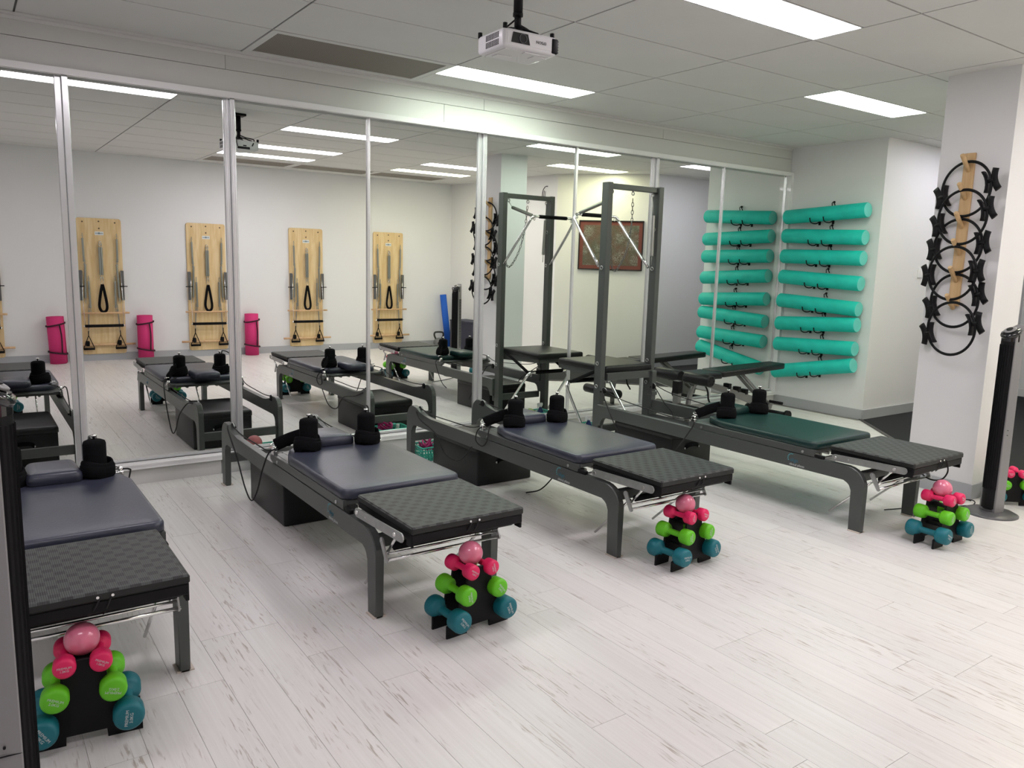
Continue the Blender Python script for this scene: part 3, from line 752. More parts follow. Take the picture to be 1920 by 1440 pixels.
# sitting boxes under the reformers
def sitbox(x0, x1, y0, y1, label):
    t = thing('sitting_box', label, 'box', ((x0+x1)/2, (y0+y1)/2, 0), group='sitting boxes under the reformers'); w_, d_ = (x1-x0)/2, (y1-y0)/2
    bb = B(); pad(bb, rrect(-w_, -d_, w_, d_, .012, 3), .004, .225, .006); obj('box_body', bb, black_vinyl, t)
    bb = B(); pad(bb, rrect(-w_-.006, -d_-.006, w_+.006, d_+.006, .026, 3), .222, .272, .022, crown=.004); obj('box_cushion', bb, black_vinyl, t)
    for s in (-1, 1):
        bb = B(); tube(bb, smoothpts([(-.07, s*d_, .145), (-.05, s*(d_+.014), .165), (0, s*(d_+.018), .17), (.05, s*(d_+.014), .165), (.07, s*d_, .145)], 4), .01, 8, flat=(.004, .013)); h = obj('strap_handle', bb, black_fab, t)
        bb = B()
        for q in (-.07, .07): cyl(bb, (q, s*(d_-.002), .145), (q, s*(d_+.006), .145), .007, seg=8)
        objs('rivet', bb, steel, h)
sitbox(.06, .48, 3.98, 4.58, 'black padded box under the leftmost reformer')
sitbox(1.345, 1.775, 3.985, 4.58, 'black padded box under the second reformer from the left')
sitbox(2.66, 3.09, 4.12, 4.71, 'black padded box under the third reformer from the left')
sitbox(4.085, 4.51, 3.79, 4.39, 'black padded box under the tower reformer')

# ------------------------------------------------------------------ dumbbell racks
def dumbbell_mesh(name, L, R, rg, m):
    bb = B(); h = L*.30
    half = [(.001, -L/2), (R*.72, -L/2), (R*.86, -L/2+.003), (R*.97, -L/2+R*.22), (R, -L/2+R*.42), (R*.97, -L/2+h-R*.25), (R*.80, -L/2+h-R*.06), (rg*1.1, -L/2+h+R*.05), (rg, -L/2+h+.01)]
    prof = half+[(r, -z) for r, z in half[::-1]]
    lathe(bb, prof, (0, 0, 0), (0, 1, 0), 24, caps=False)
    me = bpy.data.meshes.new(name); bmesh.ops.remove_doubles(bb, verts=bb.verts[:], dist=.0005); bmesh.ops.recalc_face_normals(bb, faces=bb.faces[:]); bb.to_mesh(me); bb.free(); me.materials.append(m); return me
DB = {'pink': (dumbbell_mesh('pink_dumbbell', .170, .031, .0125, pink_neo), .170, 'PREMIUM', '1.0KG', .0092),
      'green': (dumbbell_mesh('green_dumbbell', .20, .038, .0145, green_neo), .20, 'PREMIUM', '2.0KG', .0108),
      'teal': (dumbbell_mesh('teal_dumbbell', .225, .044, .0165, teal_neo), .225, 'PREMIUM', '3.0KG', .0125)}
TXT = {}
def rack(cx, cy, rz, place, k_, ball=True, rots=None, s=1.0):
    root = thing('dumbbell_rack', 'black A-shaped dumbbell rack '+place, 'rack', (cx, cy, 0), rz, group='dumbbell racks'); root.scale = (s, s, s)
    for yy, nm in ((-.055, 'front_plate'), (.045, 'back_plate')):
        bb = B()
        hp = [(.150, 0), (.150, .050), (.128, .055), (.112, .060), (.098, .062), (.094, .085), (.090, .138), (.080, .150), (.066, .152), (.062, .175), (.058, .228), (.048, .238), (.036, .240), (.030, .262)]
        P = [(.055, 0)]+hp+[(-x_, z_) for x_, z_ in hp[::-1]]+[(-.055, 0), (-.055, .03), (.055, .03)]
        prism(bb, P, 'y', yy, yy+.012, bev=.002); obj(nm, bb, black_pl, root)
    bb = B()
    for xx, zz in ((-.03, .10), (.03, .10), (0, .2)): bx2(bb, (xx-.02, -.045, zz), (xx+.02, .047, zz+.012))
    objs('spreader', bb, black_pl, root)
    R = Matrix.Rotation(rz, 4, 'Z')
    spec = [('pink', -.047, .253), ('pink', .047, .253), ('green', -.075, .166), ('green', .075, .166), ('teal', -.112, .076), ('teal', .112, .076)]
    for n_, (c_, xx, zz) in enumerate(spec):
        me, L_, t1, t2, ts = DB[c_]; an = (rots or [0, .5, .4, 3.3, .9, -1.4])[n_]
        o = bpy.data.objects.new(c_+'_dumbbell', me); COL.objects.link(o); side = 'left' if xx < 0 else 'right'
        p = R@Vector((xx*s, -.0*s, zz*s)); o.location = (cx+p.x, cy+p.y, p.z); o.rotation_mode = 'QUATERNION'
        o.rotation_quaternion = Matrix.Rotation(rz, 3, 'Z').to_quaternion()@Matrix.Rotation(an, 3, 'Y').to_quaternion(); o.scale = (s, s, s)
        word = {'pink': 'small pink', 'green': 'lime green', 'teal': 'large teal'}[c_]
        tag(o, '%s dumbbell, %s side, rack %s' % (word, side, place), 'dumbbell', 'dumbbells on the '+c_+' tier')
        if c_ not in TXT: TXT[c_] = None
        for sg in (-1, 1):
            key = (c_, sg)
            m4 = frame_mat((0, sg*(L_/2+.0002), 0), (-sg, 0, 0), (0, 0, 1))
            if TXT.get(c_) is None:
                tx = text(t1+'\n'+t2, ts, print_white, o, m4, extr=.0002); TXT[c_] = tx.data
            else:
                tx = bpy.data.objects.new('lettering', TXT[c_]); COL.objects.link(tx); tx.parent = o; tx.matrix_local = m4
    if ball:
        bb = B(); bmesh.ops.create_uvsphere(bb, u_segments=32, v_segments=20, radius=.0485 if ball is True else ball)
        for f in bb.faces: f.smooth = True
        p = R@Vector((0, .008, .297)); o = obj('weighted_ball', bb, ball_m, loc=(cx+p.x, cy+p.y, p.z))
        tag(o, 'glossy pink ball on top of the rack '+place, 'ball', 'pink balls on the racks')
        bb = B(); cyl(bb, (-.0438*.8, -.0275, .005), (-.0455*.8, -.0290, .005), .003, seg=8); obj('valve', bb, black_pl, o)
rack(.229, 2.503, -.11, 'by the leftmost reformer', 1, rots=[0, .5, .45, 3.4, 1.0, -1.45])
rack(1.592, 2.496, .069, 'by the second reformer from the left', 2, rots=[.6, 1.3, 1.4, .9, .9, 1.2])
rack(2.84, 2.512, .07, 'by the third reformer from the left', 3, rots=[1.4, .4, 1.5, 1.6, .1, 1.1])
rack(4.28, 1.99, -.02, 'by the tower reformer', 4, rots=[1.0, .4, 1.7, 1.0, .5, 1.3])
rack(5.42, 2.12, radians(-38), 'between fan and pillar at right edge', 5, ball=False, s=.82)

# ------------------------------------------------------------------ foam rollers on hooks
zs = [(2.052, 2.094), (1.861, 1.835), (1.652, 1.639), (1.441, 1.396), (1.195, 1.151), (.951, 1.000), (.733, .766), (.436, .604)]
ordn = ['topmost', 'second from the top', 'third from the top', 'fourth from the top', 'fifth from the top', 'third from the bottom', 'second from the bottom', 'lowest']
for k, (za, zb) in enumerate(zs):
    dz = -.068; a = Vector((7.11, 5.185, za+dz)); c = Vector((7.11, 4.285, zb+dz))
    t = thing('foam_roller', 'teal foam roller on wall hooks, %s of the eight' % ordn[k], 'foam roller', (a+c)/2, group='foam rollers on the wall')
    bb = B(); d = (c-a); L_ = d.length; r = .072
    lathe(bb, [(r*.93, 0), (r, .008), (r, L_-.008), (r*.93, L_)], a-(a+c)/2, d, 32, caps=False); obj('roller_body', bb, teal_foam, t)
    bb = B()
    for e, s in ((a, 1), (c, -1)): lathe(bb, [(r*.93, 0), (.001, .0)], e-(a+c)/2+d.normalized()*0, d*(-s), 32, caps=False)
    objs('roller_end', bb, teal_end, t)
    zc = (za+zb)/2+dz; ym = 4.70
    for q, yy in enumerate((ym, ym+.15)):
        zc2 = a.z+(c.z-a.z)*((5.185-yy)/.9)
        bb = B(); P = smoothpts([(7.196, yy, zc2-.06), (7.15, yy, zc2-.085), (7.09, yy, zc2-.088), (7.04, yy, zc2-.072), (7.022, yy+.0, zc2-.035)], 5); tube(bb, P, .0055, 8)
        bx2(bb, (7.194, yy-.012, zc2-.10), (7.20, yy+.012, zc2-.03)); 
        h = obj('wall_hook', bb, black_pl)
        tag(h, '%s black hook under the %s teal roller' % (('right', 'left')[q], ordn[k]), 'hook', 'wall hooks under the foam rollers')
    bb = B(); zt2 = a.z+(c.z-a.z)*((5.185-ym)/.9)+.085
    tube(bb, [(7.185, ym-.018, zt2-.01), (7.17, ym-.012, zt2+.02), (7.17, ym, zt2+.03), (7.17, ym+.012, zt2+.02), (7.185, ym+.018, zt2-.01)], .0045, 6); bx2(bb, (7.18, ym-.005, zt2+.02), (7.2, ym+.005, zt2+.04))
    tag(obj('wall_clip', bb, black_pl), 'black clip above the %s teal roller' % ordn[k], 'hook', 'wall clips above the foam rollers')

# ------------------------------------------------------------------ exercise rings on the pillar
t = thing('ring_rack', 'pale pine peg rack on the pillar holding black exercise rings', 'rack', (5.285, 2.525, 1.74))
bb = B(); bx2(bb, (-.02, -.033, -.50), (0, .033, .46), .003); obj('backboard', bb, pine, t)
pegz = [2.085, 1.912, 1.733, 1.565, 1.393, 1.218]
for z in pegz:
    bb = B(); cyl(bb, (-.015, 0, z-1.74+.005), (-.115, 0, z-1.74+.095), .014, seg=12, bev=.003); obj('peg', bb, pine, t)
ringz = [1.975, 1.800, 1.622, 1.450, 1.275, 1.098]
tilt = [.24, .27, .12, .10, .30, .27]; offs = [.0, -.012, .012, .012, -.004, -.02]
rn = ['topmost', 'second from the top', 'third from the top', 'third from the bottom', 'second from the bottom', 'lowest']
for k in range(6):
    t = thing('exercise_ring', 'black pilates ring with side grips, %s on the pillar rack' % rn[k], 'exercise ring', (5.232-.034*(k % 2), 2.51+offs[k], ringz[k]), rot=(0, 0, radians(-12)), group='exercise rings on the pillar')
    R_ = .168; bb = B(); tube(bb, [(.0+.012*sin(q)*0, R_*cos(q), R_*sin(q)) for q in [2*pi*j/48 for j in range(48)]], .0075, 8, True, flat=(.009, .0065)); obj('hoop', bb, black_pl, t)
    for s in (-1, 1):
        bb = B(); an = -tilt[k]+(0 if s > 0 else pi)
        u = Vector((0, cos(an), sin(an))); v = Vector((0, -sin(an), cos(an)))
        for off in (-.024, .022):
            P = [u*(R_+off+.010*(q/.05)**2*(1 if off > 0 else -1))+v*q for q in (-.066, -.044, -.022, 0, .022, .044, .066)]
            tube(bb, P, .01, 10, flat=(.022, .0075))
        tube(bb, [u*(R_-.028), u*(R_+.022)], .013, 8)
        obj('ring_grip', bb, black_pl, t)

# ------------------------------------------------------------------ tower fans
def fan(cx, cy, rz, label, H_=1.16):
    t = thing('tower_fan', label, 'fan', (cx, cy, 0), rz)
    # local: front faces +x, width along y
    def sec(s=1): return [(-.055*s, -.045*s), (.015*s, -.062*s), (.030*s, -.062*s)], None
    bb = B()
    P = [(-.06, -.030), (-.045, -.045), (.025, -.055), (.028, -.052), (.028, .052), (.025, .055), (-.045, .045), (-.06, .030)]
    n = len(P); zt = [H_-.10 if False else H_-.055+(-.85*(p[0])) for p in P]
    A = [bb.verts.new((p[0]*1.06, p[1]*1.06, .02)) for p in P]; C_ = [bb.verts.new((p[0]*.95, p[1]*.95, z)) for p, z in zip(P, zt)]
    bb.faces.new(A[::-1]); bb.faces.new(C_)
    for i in range(n): bb.faces.new((A[i], A[(i+1) % n], C_[(i+1) % n], C_[i]))
    body = obj('body', bb, silver_pl, t)
    bb = B(); G = arc(.010, 0, .050, -72, 72, 10); G = [(.024+(p[0]-.0255)*.9, p[1]) for p in G]
    prism(bb, [(.02, -.046)]+G+[(.02, .046)], 'z', .04, H_-.10); gr = obj('front_grille', bb, black_pl, t)
    bb = B()
    for k in range(9):
        an = radians(-64+16*k); x_, y_ = .0245+(.010+.050*cos(an)-.0255)*.9, .050*sin(an)
        bx2(bb, (x_-.002, y_-.0012, .16), (x_+.003, y_+.0012, H_-.12))
    obj('grille_slat', bb, black_pl, gr)['kind'] = 'stuff'
    bb = B(); G2 = [(p[0]+.001, p[1]) for p in G]
    prism(bb, [(.0, -.052)]+G2+[(.0, .052)], 'z', H_-.10, H_-.055); 
    vs = lathe(bb, [(.055, 0), (.056, .012), (.050, .022), (.02, .026)], (.008, 0, H_-.060), (.55, 0, 1), 28); top = obj('top_cap', bb, black_gloss, t)
    bb = B(); lathe(bb, [(.034, .0), (.034, .006), (.030, .008)], (.0205, 0, H_-.036), (.55, 0, 1), 24); cp = obj('control_panel', bb, silver_pl, t)
    bb = B(); lathe(bb, [(.018, .0), (.018, .002)], (.025, 0, H_-.0275), (.55, 0, 1), 20); obj('button', bb, black_pl, cp)
    bb = B(); lathe(bb, [(.001, .014), (.06, .022), (.13, .016), (.150, .006), (.150, 0)], (0, 0, 0), (0, 0, 1), 48, caps=False); lathe(bb, [(.05, .015), (.045, .04)], (0, 0, 0), (0, 0, 1), 20); obj('base', bb, mat('fan_base_grey', (.09, .09, .095), .3), t)
    # vent grid on both flanks
    for s in (-1, 1):
        bb = B()
        for k in range(34):
            for q in range(3):
                if k % 1 == 0: box(bb, (-.030+q*.016, s*(.0497+(q-1)*.0014), H_-.20-k*.018), (.012, .003, .011))
        o = obj('vent_slot', bb, black_pl, body); o['kind'] = 'stuff'
        if (s < 0) == (cx < 1): bpy.data.objects.remove(o)
    bb = B()
    if cx < 1:
        bx2(bb, (-.07, -.0565, .330), (.027, -.053, .3315)); cyl(bb, (-.005, -.058, .352), (-.005, -.05, .352), .003, seg=8)
        for q in range(2):
            for w_ in range(2): bx2(bb, (-.05+w_*.02, -.0565, .50+q*.02), (-.042+w_*.02, -.05, .508+q*.02))
    else:
        for z in (.50, .53): cyl(bb, (.005, .057, z), (.005, .05, z), .0025, seg=6)
    obj('seam', bb, black_pl, body)
    return t
fan(5.09, 2.08, radians(160), 'silver and black tower fan in front of the pillar, right')
fan(.022, 1.975, radians(-3), 'tower fan at the left edge of the photo, closest to the camera', H_=1.19)
bb = B(); P = [(5.16+.10*cos(q)-.02, 2.26+.02*q*0+.05*sin(q)+.0, .006+.006*sin(q*1.3)) for q in [k*.45 for k in range(24)]]
tube(bb, smoothpts(P+[(4.75, 2.38, .006), (4.55, 2.45, .006)], 3), .0035, 6); tag(obj('power_cord', bb, rope_m), 'black power cord coiled on the floor beside the pillar fan', 'cord')

# ------------------------------------------------------------------ projector
t = thing('projector', 'white ceiling projector hanging upside down on a black pole', 'projector', (2.16, 3.09, 2.37), radians(-2))
bb = B(); box(bb, (0, 0, .045), (.292, .225, .082), .016, 3); body = obj('projector_body', bb, mat('projector_white', (.72, .72, .74), .35, coat=.2), t)
bb = B(); bx2(bb, (-.125, -.1135, .020), (.145, -.111, .075), .001); body2 = obj('front_panel', bb, mat('panel_white', (.66, .66, .67), .4), t)
bb = B(); prism(bb, [(-.105, .026), (-.006, .026), (-.018, .070), (-.096, .070)], 'y', -.1155, -.110); cyl(bb, (-.045, -.117, .048), (-.045, -.10, .048), .022, seg=24); lens = obj('lens_window', bb, black_gloss, t)
bb = B(); tube(bb, [(-.045+.019*cos(q), -.118, .048+.019*sin(q)) for q in [2*pi*k/24 for k in range(24)]], .0015, 6, True); obj('lens_ring', bb, mat('lens_grey', (.08, .08, .09), .3), lens)
bb = B(); box(bb, (.131, -.095, .045), (.038, .044, .066), .008, 2)
for k in range(5): bx2(bb, (.1495, -.112, .018+k*.012), (.152, -.078, .022+k*.012))
obj('exhaust_vent', bb, black_pl, t)
bb = B()
for r_ in range(2):
    for k in range(9):
        for q in range(5): bx2(bb, (-.1475, -.075+k*.0125, .018+r_*.030+q*.005), (-.1455, -.067+k*.0125, .021+r_*.030+q*.005))
o = obj('side_vent', bb, black_pl, t); o['kind'] = 'stuff'
bb = B(); bx2(bb, (-.12, -.09, .001), (.12, .085, .0055), .001); bx2(bb, (-.02, -.095, -.003), (.06, -.07, .003), .001); bx2(bb, (.05, -.06, -.003), (.12, -.01, .003), .001); bx2(bb, (-.10, .01, -.003), (-.02, .06, .003), .001); obj('lid', bb, mat('lid_white', (.74, .74, .74), .5), t)
bb = B()
for x_, y_ in ((-.13, -.10), (-.135, .105), (.135, .105), (.13, -.09)): cyl(bb, (x_, y_, .08), (x_, y_, .104), .010, seg=10)
objs('foot', bb, black_pl, t)
bb = B(); cyl(bb, (-.1, .105, .02), (-.1, .116, .02), .012, seg=12); bx2(bb, (-.05, .112, .01), (.06, .1145, .03)); bx2(bb, (.0, .112, .035), (.03, .1145, .045)); obj('socket_panel', bb, black_pl, t)
text('EPSON', .018, mat('dark_print', (.03, .03, .035), .5), t, frame_mat((.055, -.1145, .047), (-1, 0, 0), (0, 0, -1)))
bb = B(); cyl(bb, (0, 0, .185), (0, 0, .315), .021, seg=20); cyl(bb, (0, 0, .115), (0, 0, .19), .016, seg=16); cyl(bb, (0, 0, .175), (0, 0, .19), .023, seg=20); obj('mount_pole', bb, black_pl, t)
bb = B(); bx2(bb, (-.055, -.055, .305), (.055, .055, .325), .002); obj('ceiling_plate', bb, black_pl, t)
bb = B()
for a_ in (0.5, 2.2, 3.6, 5.3):
    bx = cos(a_)*.12; by = sin(a_)*.085; tube(bb, [(0, 0, .122), (bx*.5, by*.5, .112), (bx, by, .094)], .012, 6, flat=(.014, .005))
cyl(bb, (0, 0, .105), (0, 0, .122), .03, seg=16); obj('mount_arms', bb, black_pl, t)
bb = B(); tube(bb, smoothpts([(.01, .0, .14), (.06, .0, .125), (.10, .03, .115), (.11, .08, .10), (.09, .115, .06), (.08, .118, .04)], 5), .005, 8); tube(bb, smoothpts([(-.01, .01, .16), (-.04, .07, .12), (-.06, .12, .07), (-.05, .117, .03)], 5), .004, 8); objs('cable', bb, rope_m, t)

# ------------------------------------------------------------------ weights bench
t = thing('weights_bench', 'adjustable grey and black weights bench between tower and teal rollers', 'bench', (5.9, 4.77, 0), 0)
grey_st = mat('bench_grey_steel', (.22, .22, .215), .35, metal=.5)
bb = B(); pts = [(-.28, -.115), (-.26, -.135), (.64, -.105), (.68, -.085), (.68, .085), (.64, .105), (-.26, .135), (-.28, .115)]
pad(bb, pts, .0, .052, .014); obj('back_pad', bb, black_vinyl, t, loc=(0, 0, .468), rot=(0, radians(-1.5), 0))
bb = B(); pad(bb, [(-.60, -.10), (-.57, -.125), (-.31, -.14), (-.285, -.125), (-.285, .125), (-.31, .14), (-.57, .125), (-.60, .10)], .452, .507, .014); obj('seat_pad', bb, black_vinyl, t)
for yy0, yy1 in ((-.32, -.03), (.03, .32)):
    bb = B(); cyl(bb, (-.655, yy0, .475), (-.655, yy1, .475), .052, seg=24, bev=.010); r = obj('leg_roller', bb, black_vinyl, t)
    bb = B()
    for q in range(6):
        an = q*pi/3; e = yy0-.002 if yy0 < -.1 else yy1-.002
        cyl(bb, (-.655+.03*cos(an), e, .475+.03*sin(an)), (-.655+.03*cos(an), e+.004, .475+.03*sin(an)), .008, seg=8)
    obj('end_cap', bb, black_pl, r)
for yy0, yy1 in ((-.25, -.03), (.03, .25)):
    bb = B(); cyl(bb, (-.72, yy0, .20), (-.72, yy1, .20), .045, seg=20, bev=.01); obj('lower_leg_roller', bb, black_vinyl, t)
bb = B()
prism(bb, [(-.50, .42), (-.44, .44), (.62, .14), (.60, .08), (.50, .09)], 'y', -.03, .03)
cyl(bb, (-.42, 0, .38), (-.42, 0, .46), .028, seg=4)
obj('spine_tube', bb, grey_st, t)
bb = B(); bx2(bb, (-.75, -.03, .20), (-.70, .03, .445), .004); bx2(bb, (-.745, -.025, .10), (-.705, .025, .22)); obj('leg_curl_post', bb, grey_st, t)
bb = B(); bx2(bb, (-.756, -.036, .33), (-.694, .036, .44), .004); obj('post_sleeve', bb, black_pl, t)
bb = B(); tube(bb, smoothpts([(-.44, 0, .44), (-.53, 0, .36), (-.575, 0, .22), (-.58, 0, .06)], 5), .03, 4, flat=(.03, .03)); obj('front_leg', bb, grey_st, t)
bb = B()
for yy in (-.035, .035): cyl(bb, (.10, yy, .46), (.54, yy, .14), .018, seg=4)
objs('back_support', bb, grey_st, t)
bb = B(); bx2(bb, (-.62, -.23, .02), (-.54, .23, .065), .006); obj('front_foot', bb, grey_st, t)
bb = B(); bx2(bb, (.54, -.20, .03), (.60, .20, .075), .006)
for yy in (-.23, .23): cyl(bb, (.58, yy-.015, .05), (.58, yy+.015, .05), .048, seg=20)
obj('rear_foot', bb, black_pl, t)
bb = B(); cyl(bb, (.56, -.03, .16), (.59, -.16, .155), .014, seg=12); obj('adjust_handle', bb, bar_grip, t)
bb = B()
for xx in (-.05, .09, .20): bx2(bb, (xx-.02, -.035, .31-xx*.28), (xx+.02, .035, .36-xx*.28), .003)
objs('ladder_stop', bb, black_pl, t)
bb = B(); tube(bb, smoothpts([(-.42, -.04, .40), (-.37, -.04, .33), (-.35, -.04, .25), (-.30, -.04, .18)], 5), .008, 8); obj('curved_bracket', bb, black_pl, t)

# ------------------------------------------------------------------ baskets near the mirror
def basket(cx, cy, lab, w_=.24, d_=.17, h_=.10):
    t = thing('plastic_basket', lab, 'basket', (cx, cy, 0), 0, 'mint green baskets by the mirror')
    bb = B(); tp = 1.08
    def wall(p, q, p2, q2):
        p, q, p2, q2 = map(Vector, (p, q, p2, q2)); n = int((q-p).length/.02)
        th = (q-p).cross(Vector((0, 0, 1))).normalized()*.0015
        for i in range(n+1):
            a = p.lerp(q, i/n); c = p2.lerp(q2, i/n); cyl(bb, a, c, .0045, seg=4)
        for f in (0, .25, .5, .75, 1):
            cyl(bb, p.lerp(p2, f), q.lerp(q2, f), .0045 if f < 1 else .006, seg=4)
    c0 = [(-w_/2, -d_/2, .004), (w_/2, -d_/2, .004), (w_/2, d_/2, .004), (-w_/2, d_/2, .004)]; c1 = [(x*tp, y*tp, h_) for x, y, z in c0]
    for i in range(4): wall(c0[i], c0[(i+1) % 4], c1[i], c1[(i+1) % 4])
    obj('basket_wall', bb, teal_pl, t)
    bb = B(); bx2(bb, (-w_/2, -d_/2, .001), (w_/2, d_/2, .005)); obj('basket_floor', bb, teal_pl, t); return t
basket(1.66, 5.09, 'mint basket between the head legs of the second reformer')
basket(2.78, 4.93, 'mint basket with pink bands behind the box of the third reformer')
basket(4.24, 4.93, 'mint basket with a spray bottle under the tower')
def blob(name, loc, s, m, lab, cat, seed, grp=None):
    bb = B(); bmesh.ops.create_icosphere(bb, subdivisions=3, radius=1); rnd = random.Random(seed); ph = [rnd.random()*6 for _ in range(4)]
    for v in bb.verts:
        k = 1+.18*sin(v.co.x*5+ph[0])+.15*sin(v.co.y*6+ph[1])+.12*sin(v.co.z*7+ph[2]); v.co = Vector((v.co.x*s[0]*k, v.co.y*s[1]*k, v.co.z*s[2]*k))
    for f in bb.faces: f.smooth = True
    return tag(obj(name, bb, m, loc=loc), lab, cat, grp)
band_m = mat('magenta_band', (.45, .02, .16), .35)
bb = B()
for k in range(5): 
    rnd = random.Random(k); a = rnd.random()*3; tube(bb, [(.055*cos(q)*cos(a)-.02*sin(q)*sin(a), .055*cos(q)*sin(a)+.02*sin(q)*cos(a), .012*k-.02+.018*sin(q*2+k)) for q in [2*pi*j/20 for j in range(20)]], .01, 6, True, flat=(.003, .012))
tag(obj('resistance_band', bb, band_m, loc=(2.73, 4.93, .10)), 'bundle of magenta resistance bands in the mint basket of the third reformer', 'exercise band')
bb = B(); lathe(bb, [(.001, 0), (.022, .001), (.024, .01), (.024, .065), (.012, .08), (.012, .095), (.014, .096), (.014, .112), (.001, .113)], (0, 0, 0), (0, 0, 1), 16, caps=False); tag(obj('white_bottle', bb, mat('bottle_white', (.75, .78, .75), .35), loc=(2.84, 4.93, .008)), 'small white bottle standing in the basket of the third reformer', 'bottle')
bb = B(); bmesh.ops.create_uvsphere(bb, u_segments=24, v_segments=16, radius=.055)
for f in bb.faces: f.smooth = True
tag(obj('dusty_pink_ball', bb, mat('dusty_pink', (.42, .12, .13), .6, var=.3, vscale=14), loc=(1.64, 5.07, .125)), 'dusty pink ball lying in the basket of the second reformer', 'ball')
t = thing('spray_bottle', 'blue and white spray bottle in the basket under the tower', 'bottle', (4.29, 4.93, .008))
bb = B(); lathe(bb, [(.001, 0), (.026, .001), (.028, .01), (.028, .09), (.012, .125), (.012, .135)], (0, 0, 0), (0, 0, 1), 16, caps=False); obj('bottle', bb, mat('bottle_blue', (.01, .03, .14), .3), t)
bb = B(); box(bb, (-.008, 0, .155), (.055, .022, .03), .006); box(bb, (-.03, 0, .14), (.008, .014, .035), .003); cyl(bb, (0, 0, .132), (0, 0, .145), .014, seg=12); obj('trigger_head', bb, mat('trigger_white', (.78, .78, .80), .35), t)
blob('cloth', (4.18, 4.93, .105), (.05, .045, .022), mat('pale_green_cloth', (.38, .48, .22), .9), 'crumpled pale green cloth in the basket under the tower', 'cloth', 3)
blob('towel', (2.80, 4.87, .10), (.05, .03, .02), mat('mint_towel', (.10, .45, .36), .9), 'folded mint towel in the basket of the third reformer', 'towel', 5)

